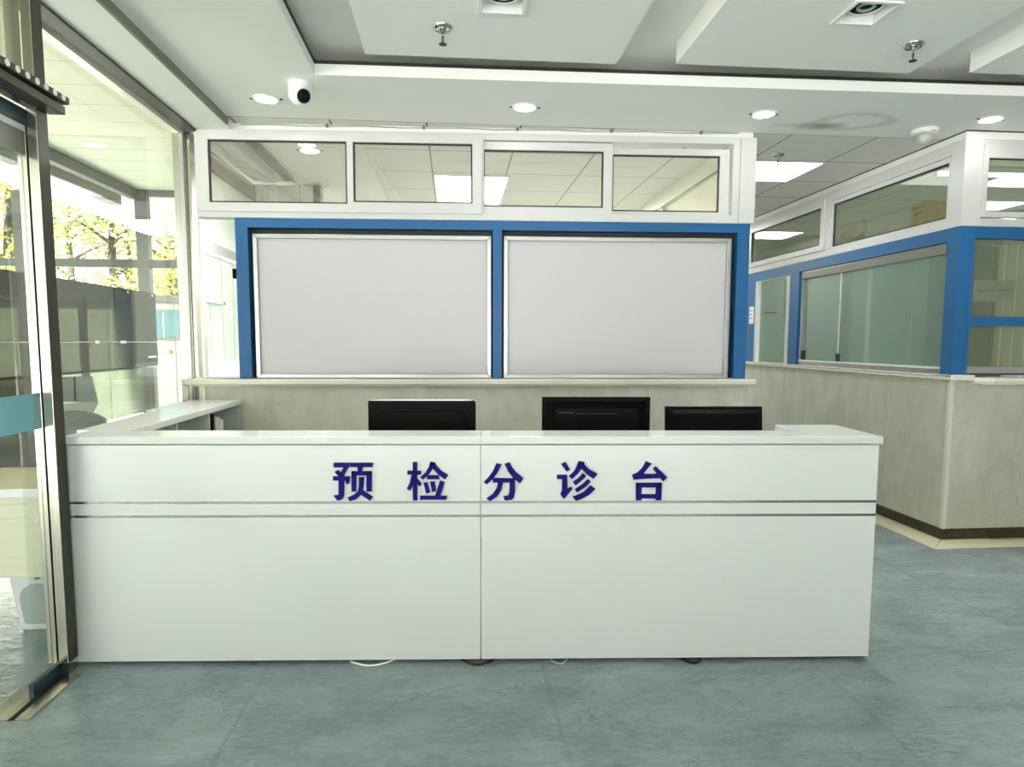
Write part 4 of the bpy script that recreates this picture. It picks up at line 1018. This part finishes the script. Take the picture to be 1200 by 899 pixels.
# second leaf, closed part of the entrance towards the viewer
d2 = struct('door_2')
for y in (-3.9, -2.62):
    B(-1.602, -1.570, y, y + 0.062, 0.03, 2.118).build('stile', 'steel', d2, 0.002)
B(-1.589, -1.583, -3.838, -2.62, 0.03, 2.066).build('pane', 'glass', d2)
struct('wall_left_front', MB().holed(-7.2, -3.9, 0, 2.655, -1.62, -1.55, [(-6.8, -4.1, 0.05, 2.5)], 'x'), 'plaster')
# operator housing over the door with pale round discs along its cover plate
op = thing('door_operator', 'dark metal housing with a row of pale round discs above the left sliding door', 'door operator', (-1.5, 0, 2.19))
MB().box(-0.068, -0.028, -4.0, 0.070, -0.005, 0.06).build('housing', 'bronze', op, 0.003)
MB().prism([(-0.028, 0.028), (0.048, 0.034), (0.048, 0.058), (0.0, 0.082), (-0.028, 0.082)], -4.0, 0.116, 'y').build('cover_plate', 'bronze', op, 0.002)
MB().box(-0.027, 0.034, -4.0, 0.112, -0.006, 0.026).build('lower_lip', 'bronze', op, 0.003)
for k in range(9):
    y = 0.075 - 0.052 * k
    MB().lathe([(0.0115, 0), (0.0115, 0.0025), (0.008, 0.004), (0.001, 0.0042)], 14, (0.0482, y, 0.047), 'x').build('cap', 'white_plastic', op, 0, True)
for k in range(6):
    y = -0.02 - 0.11 * k
    B(-0.0275, -0.0262, y - 0.035, y + 0.03, -0.020, -0.008).build('gap_plate', 'alu', op)
th = struct('trim_2')
B(-1.535, -1.487, -0.280, 0.036, 0.0005, 0.006).build('threshold_plate', 'steel', th)
B(-1.5575, -1.5355, -0.275, 0.036, 0.0005, 0.004).build('threshold_groove', 'rubber', th)
B(-1.650, -1.558, -0.280, 0.106, 0.0005, 0.006).build('threshold_plate', 'steel', th)

# ================================================================== REAR ROOM SEEN PAST THE BACK PARTITION
rw = struct('wall_rear_left')
B(-1.78, -1.70, 1.935, 3.40, 0, 2.52).build('panel', 'van_white', rw)
B(-1.70, -1.690, 1.94, 3.3, 1.950, 2.020).build('grey_rail', 'grey_frame', rw)
B(-1.70, -1.685, 1.94, 3.3, 1.925, 1.948).build('white_rail', 'white_plastic', rw)
B(-1.76, -1.66, 1.94, 3.40, 2.52, 2.60).build('top_channel', 'bronze', rw)
B(-1.76, -1.68, 1.94, 3.40, 2.60, 2.655).build('top_trim', 'alu', rw)
for y in (2.2, 2.45, 2.7): B(-1.6995, -1.6980, y, y + 0.004, 0, 1.92).build('panel_joint', 'alu', rw)
rr_w = struct('wall_rear_right')
B(1.93, 1.99, 1.86, 7.05, 0, 2.16).build('panel', 'plaster', rr_w)
MB().holed(1.86, 7.05, 2.16, ZC, 1.925, 1.995, [(1.90, 3.36, 2.16, 2.565), (3.46, 4.90, 2.16, 2.565), (5.0, 6.9, 2.16, 2.565)], 'x').build('frame', 'cream_strip', rr_w)
B(1.955, 1.965, 1.90, 6.9, 2.16, 2.565).build('infill', 'curtain', rr_w)
MB().box(1.918, 1.926, 1.86, 7.05, 2.565, 2.575).box(1.918, 1.926, 3.375, 3.385, 2.16, 2.565).build('dark_line', 'bronze', rr_w)
ew = struct('wall_rear_end')
B(-1.70, -1.18, 3.30, 3.38, 0, 2.66).build('panel', 'van_white', ew)
for x, w in ((-1.66, 0.05), (-1.55, 0.07), (-1.36, 0.06)):
    B(x, x + w, 3.24, 3.30, 0, 2.655).build('post', 'white_pvc', ew, 0.003)
B(-1.19, -1.13, 3.28, 3.40, 0, 2.66).build('door_frame', 'bronze', ew)
ph = thing('pull_handle', 'long white pull handle on the pale wall behind the corner pane', 'handle', (-1.70, 2.24, 1.60))
MB().box(0.028, 0.042, -0.30, 0.155, -0.011, 0.011).build('bar', 'grey_plastic', ph, 0.003)
for y in (-0.26, 0.128):
    MB().box(0.0005, 0.030, y - 0.014, y + 0.014, -0.013, 0.013).build('mount', 'white_plastic', ph, 0.002)
MB().lathe([(0.010, 0.0425), (0.010, 0.046), (0.004, 0.047)], 12, (0, 0.135, 0), 'x').build('bolt', 'dark_grey', ph)

# ================================================================== VESTIBULE AND OUTSIDE
struct('ceiling_vestibule', B(-3.02, -1.80, -7.0, 4.06, 2.75, 2.82), 'planks')
ob = struct('trim_3')
B(-3.02, -2.955, -7.0, 4.0, 2.655, 2.749).build('edge_beam', 'bronze', ob)
B(-3.10, -3.021, -7.0, 4.0, 2.69, 2.80).build('gutter', 'white_plastic', ob)
B(-3.20, -3.101, -7.0, 4.0, 2.60, 2.69).build('gutter_bracket_rail', 'grey_frame', ob)
vf = struct('window_10')
def vpost(x, w, z1): B(x - w / 2, x + w / 2, 4.0, 4.08, 0, z1).build('mullion', 'post_grey', vf, 0.004)
vpost(-2.935, 0.11, 2.749); vpost(-4.04, 0.09, 2.72)
vpost(-5.3, 0.09, 2.72)
B(-5.3, -1.80, 4.01, 4.07, 2.022, 2.098).build('rail', 'post_grey', vf, 0.003)
B(-2.88, -1.80, 4.01, 4.07, 2.69, 2.749).build('head_rail', 'post_grey', vf)
# tinted screen standing in the vestibule
ts = thing('tinted_screen', 'grey tinted sheet screen with bolts along its top edge beyond the left glass', 'screen', (-2.72, 1.6, 0))
B(-0.004, 0.004, -1.9, 2.12, 1.10, 1.600).build('sheet', 'tint', ts)
B(-0.005, 0.005, -1.9, 2.12, 1.600, 1.758).build('top_hem', 'tint_dark', ts)
B(-0.003, 0.003, 0.601, 1.90, 0.70, 1.098).build('lower_sheet', 'tint_pale', ts)
B(-0.003, 0.003, -1.9, 0.60, 0.30, 1.098).build('lower_sheet', 'tint_dark', ts)
for y in (-0.9, 0.98):
    MB().box(-0.055, -0.012, y - 0.022, y + 0.022, 0.0, 1.75).box(-0.1, 0.06, y - 0.1, y + 0.1, 0, 0.01).build('post', 'grey_frame', ts, 0.003)
MB().box(-0.03, -0.010, 2.12, 2.62, 1.700, 1.755).build('end_rail', 'post_grey', ts)
MB().tube([(0.016, -1.9, 1.316), (0.016, 2.1, 1.316)], 0.006, 8).build('rod', 'nickel', ts)
MB().box(-0.011, -0.0055, -1.9, 2.11, 1.085, 1.105).build('bottom_batten', 'grey_frame', ts)
for y in (-0.45, 0.30, 0.55, 1.60, 2.05, -1.1):
    MB().lathe([(0.011, 0.0055), (0.011, 0.010), (0.004, 0.014)], 10, (0, y, 1.735), 'x').build('bolt', 'white_plastic', ts)
for y, l in ((1.02, .06), (1.40, .10)): B(0.010, 0.026, y, y + l, 1.306, 1.328).build('rod_clamp', 'alu', ts)
B(0.0055, 0.008, 1.93, 2.08, 1.175, 1.19).build('label_plate', 'white_plastic', ts)
# pale reception desk beyond the door glass
dk = thing('vestibule_desk', 'pale wooden desk with tan top seen through the sliding door at left', 'desk', (-2.275, 0.62, 0))
B(-0.22, 0.535, -0.27, 0.24, 0.672, 0.690).build('desk_top', 'tan_top', dk, 0.002)
B(-0.22, 0.537, -0.276, -0.2705, 0.655, 0.690).build('edge_band', 'white_plastic', dk)
B(-0.20, 0.52, -0.255, -0.237, 0.292, 0.6715).build('modesty_panel', 'pale_wood', dk, 0.002)
B(-0.19, -0.172, -0.236, 0.22, 0.0, 0.6715).build('side_panel', 'pale_wood', dk)
B(0.500, 0.518, 0.14, 0.22, 0.0, 0.6715).build('side_panel', 'pale_wood', dk)
bn = thing('waste_bin', 'white plastic bin with grey recessed side under the pale desk', 'bin', (-1.885, 0.60, 0))
b0 = [(-0.100, -0.12, 0), (0.085, -0.12, 0), (0.085, 0.10, 0), (-0.100, 0.10, 0)]
t0 = [(-0.125, -0.14, 0.262), (0.105, -0.14, 0.262), (0.105, 0.12, 0.262), (-0.125, 0.12, 0.262)]
MB().hexa(b0, t0).build('body', 'white_plastic', bn, 0.012)
rc = []
for k in range(9):
    a = math.radians(180 - k * 22.5); rc.append((-0.005 + 0.080 * math.cos(a), 0.155 + 0.075 * math.sin(a)))
rc += [(0.070, 0.045), (0.060, 0.034), (-0.066, 0.034), (-0.076, 0.045)]
pnl = MB().prism(rc, -0.0025, 0.0, 'y')
pnl.v = [(x, -0.1215 - 0.0763 * z + y, z) for (x, y, z) in pnl.v]
pnl.build('recessed_panel', 'grey_plastic', bn)
B(-0.135, 0.115, -0.155, 0.135, 0.2625, 0.276).build('rim', 'white_plastic', bn, 0.005)
hb = MB().box(-0.012, 0.012, -0.1435, -0.1405, 0.250, 0.256); hb.build('slot', 'dark_grey', bn)
# rounded grey chair back and a tilted pale panel right behind the glass
ch = thing('grey_chair', 'grey chair with rounded back just outside the left glass beside the counter return', 'chair', (-2.055, 1.12, 0), PI + 0.08)
bk = MB(); n = 18
fr_ = []; rr_ = []
for i in range(n + 1):
    u = -1 + 2 * i / n
    fr_.append((0.175 * u, 0.03 * u * u, 0.950 - 0.045 * abs(u) ** 2.4)); rr_.append((0.165 * u, 0.03 * u * u, 0.64 + 0.03 * abs(u) ** 2))
vs = []; fs = []
for (p, q_) in zip(fr_, rr_):
    vs += [(p[0], p[1] - 0.018, p[2]), (q_[0], q_[1] - 0.026, q_[2]), (q_[0], q_[1] + 0.018, q_[2]), (p[0], p[1] + 0.018, p[2])]
for i in range(n):
    for k in range(4): fs.append((4 * i + k, 4 * i + (k + 1) % 4, 4 * i + 4 + (k + 1) % 4, 4 * i + 4 + k))
fs += [(0, 1, 2, 3), tuple(4 * n + k for k in (3, 2, 1, 0))]
bk.add(vs, fs).build('backrest', 'chair_grey', ch, 0.008, False)
MB().prism([(-0.18, -0.38), (0.18, -0.38), (0.19, -0.05), (0.16, 0.0), (-0.16, 0.0), (-0.19, -0.05)], 0.43, 0.48).build('seat', 'chair_grey', ch, 0.015)
MB().tube([(0, 0.022, 0.68), (0, 0.03, 0.5), (0, -0.05, 0.41), (0, -0.2, 0.41)], 0.016, 8).build('back_bracket', 'dark_grey', ch)
for sx in (-1, 1):
    for yy in (-0.34, -0.04): MB().tube([(sx * 0.15, yy, 0.43), (sx * 0.17, yy * 1.03, 0.0)], 0.014, 8).build('leg', 'grey_frame', ch)
tp = thing('tilted_panel', 'tilted grey two-part panel with white lower edge on a stand beyond the left glass', 'panel', (-2.45, 1.95, 0))
MB().hexa([(-0.19, -0.05, 0.93), (0.118, -0.05, 0.93), (0.118, -0.03, 0.925), (-0.19, -0.03, 0.925)], [(-0.19, 0.03, 1.088), (0.050, 0.03, 1.092), (0.050, 0.05, 1.087), (-0.19, 0.05, 1.083)]).build('upper_panel', 'grey_plastic', tp, 0.003)
MB().hexa([(-0.19, -0.052, 0.80), (0.085, -0.052, 0.850), (0.085, -0.035, 0.850), (-0.19, -0.035, 0.80)], [(-0.19, -0.052, 0.912), (0.125, -0.052, 0.928), (0.125, -0.035, 0.928), (-0.19, -0.035, 0.912)]).build('white_apron', 'white_plastic', tp, 0.003)
MB().hexa([(-0.022, -0.0525, 0.934), (-0.010, -0.0525, 0.934), (-0.010, -0.0485, 0.934), (-0.022, -0.0485, 0.934)], [(-0.062, 0.028, 1.088), (-0.050, 0.028, 1.088), (-0.050, 0.031, 1.088), (-0.062, 0.031, 1.088)]).build('crease', 'dark_grey', tp)
MB().box(-0.17, -0.14, 0.0, 0.03, 0, 0.95).box(0.02, 0.05, 0.0, 0.03, 0, 0.95).box(-0.17, 0.05, -0.08, 0.10, 0, 0.02).build('stand', 'grey_frame', tp)

# white cabin with a teal window and trees outside
kb = thing('white_cabin', 'white cabin with teal window outside, right of the tinted screen', 'cabin', (-4.4, 6.4, -0.07))
B(-2.9, 1.9, 0.0, 2.2, 0.0, 1.90).build('body', 'van_white', kb, 0.02)
B(-3.0, 2.0, -0.1, 2.3, 1.90, 1.98).build('roof', 'grey_frame', kb, 0.01)
wn = B(0.40, 1.12, -0.012, -0.001, 1.44, 1.80); wn.build('window', 'teal_window', kb)
for x in (0.40, 0.62, 0.86, 1.10): B(x, x + 0.02, -0.02, -0.0125, 1.44, 1.76).build('window_bar', 'alu', kb)
B(0.36, 1.16, -0.03, -0.001, 1.40, 1.438).build('window_sill', 'grey_frame', kb)
for i in range(5): B(-2.6 + 0.84 * i, -2.592 + 0.84 * i, -0.004, -0.0005, 0.02, 1.88).build('panel_joint', 'grey_frame', kb)
for x, z, m in ((0.55, 1.22, 'grey_plastic'), (0.70, 1.25, 'card_dark'), (0.92, 1.18, 'dark_grey')):
    MB().lathe([(0.022, -0.012), (0.03, -0.0005)], 12, (x, 0, z), 'y').build('vent_cap', m, kb)

def tree(label, x, y, h, r, mat, seed, n=5200, cz=None):
    rnd = random.Random(seed)
    t = thing('leafy_tree', label, 'tree', (x, y, -0.075), 0, 'trees outside the glazing')
    tk = MB()
    tk.tube([(0, 0, 0), (0.05, 0.02, h * 0.25), (-0.04, 0.05, h * 0.5), (0.06, 0, h * 0.8)], [0.15, 0.12, 0.09, 0.03], 9)
    for k in range(9):
        a = rnd.uniform(0, 2 * PI); z0 = h * rnd.uniform(0.25, 0.65); l = r * rnd.uniform(0.6, 0.95)
        tk.tube([(0, 0, z0), (0.5 * l * math.cos(a), 0.5 * l * math.sin(a), z0 + l * 0.35), (l * math.cos(a), l * math.sin(a), z0 + l * 0.6)], [0.05, 0.03, 0.012], 6)
    tk.build('trunk', 'bark', t)
    lf = MB(); cz = cz or h * 0.62
    cl = []
    for k in range(34):
        u = rnd.gauss(0, 1), rnd.gauss(0, 1), rnd.gauss(0, 1); ln_ = math.sqrt(sum(q * q for q in u)) or 1
        s = rnd.uniform(0.35, 1.0)
        cl.append((u[0] / ln_ * r * s, u[1] / ln_ * r * s, cz + u[2] / ln_ * h * 0.40 * s, r * rnd.uniform(0.16, 0.32)))
    vs = []; fs = []
    for k in range(n):
        c = rnd.choice(cl)
        p = Vector((c[0] + rnd.gauss(0, c[3]), c[1] + rnd.gauss(0, c[3]), c[2] + rnd.gauss(0, c[3] * 0.75)))
        a = Vector((rnd.uniform(-1, 1), rnd.uniform(-1, 1), rnd.uniform(-0.6, 0.6))).normalized()
        b = a.cross(Vector((rnd.uniform(-1, 1), rnd.uniform(-1, 1), 1))).normalized()
        s = rnd.uniform(0.045, 0.095)
        o = len(vs)
        vs += [tuple(p - a * s), tuple(p + b * s * 0.45), tuple(p + a * s), tuple(p - b * s * 0.45)]
        fs.append((o, o + 1, o + 2, o + 3))
    lf.add(vs, fs)
    lo_ = lf.build('foliage', mat, t, weld=False); lo_['kind'] = 'stuff'
    return t
tree('yellow green tree right of the grey vestibule post beyond the left glass', -5.11, 10, 5.6, 0.95, 'leaf_a', 3, 2600)
tree('grey green tree just left of the grey vestibule post beyond the left glass', -8.2, 14.3, 6.8, 1.05, 'leaf_c', 5, 2800)
tree('mid green tree beside the steel door pillar, seen through the left glass', -11.51, 18.6, 7.6, 1.5, 'leaf_b', 8, 3400)
tree('yellow green tree at far left, seen only through the sliding door glass', -8.31, 10.7, 5.8, 0.9, 'leaf_a', 11, 2600)
tree('tall pale tree furthest back, rising behind the grey green tree', -12.98, 25.5, 10, 1.9, 'leaf_a', 14, 3600)

# ================================================================== ADDED FILL LAMPS OF THE HALL (unseen, behind the viewer)
for i, (x, y) in enumerate(((-0.1, -4.6), (3.0, -5.2))):
    zz_ = 2.73
    light_panel(x, x + 0.6, y, y + 0.6, 'added hall ceiling light panel behind the viewer, on the hanging panels', zz_, 'added hall light panels behind the viewer', 'fill_panel_hall')

# ================================================================== LIGHT, SKY, CAMERA
world = bpy.data.worlds.new('World'); scene.world = world; world.use_nodes = True
nt = world.node_tree
bg = nt.nodes['Background']
bg.inputs['Color'].default_value = (1.0, 0.975, 1.0, 1)
bg.inputs['Strength'].default_value = SKY
sl = bpy.data.lights.new('sun', 'SUN'); sl.energy = SUN; sl.angle = math.radians(3); sl.color = (1.0, 0.955, 0.945)
so = bpy.data.objects.new('sun', sl); COL.objects.link(so)
so.rotation_euler = Vector((0.12, 0.72, -0.75)).to_track_quat('-Z', 'Y').to_euler()

F, CX, CY, YAW, PITCH, ROLL = 768.1, 600.0, 468.0, 0.0896, 0.0879, 0.003
fwd = Vector((math.sin(YAW) * math.cos(PITCH), math.cos(YAW) * math.cos(PITCH), -math.sin(PITCH)))
rgt = Vector((math.cos(YAW), -math.sin(YAW), 0)); upv = rgt.cross(fwd)
R2 = rgt * math.cos(ROLL) + upv * math.sin(ROLL); U2 = -rgt * math.sin(ROLL) + upv * math.cos(ROLL)
cd = bpy.data.cameras.new('camera'); cam = bpy.data.objects.new('camera', cd); COL.objects.link(cam)
cd.sensor_fit = 'HORIZONTAL'; cd.sensor_width = 36.0; cd.lens = F * 36.0 / 1200.0
cd.shift_x = (600.0 - CX) / 1200.0; cd.shift_y = (CY - 449.5) / 1200.0
cd.clip_start = 0.05; cd.clip_end = 200
mw = Matrix((R2, U2, -fwd)).transposed().to_4x4(); mw.translation = Vector((0, -2.6132, 1.3304))
cam.matrix_world = mw
scene.camera = cam

scene.view_settings.view_transform = 'Standard'; scene.view_settings.look = 'None'
scene.view_settings.gamma = 1.0; scene.view_settings.exposure = EXPOSURE
scene.view_settings.use_curve_mapping = False
cy = scene.cycles
cy.use_denoising = True; cy.max_bounces = 10; cy.diffuse_bounces = 5; cy.glossy_bounces = 5
cy.transparent_max_bounces = 24; cy.transmission_bounces = 8
cy.sample_clamp_indirect = 6.0; cy.caustics_reflective = False; cy.caustics_refractive = False
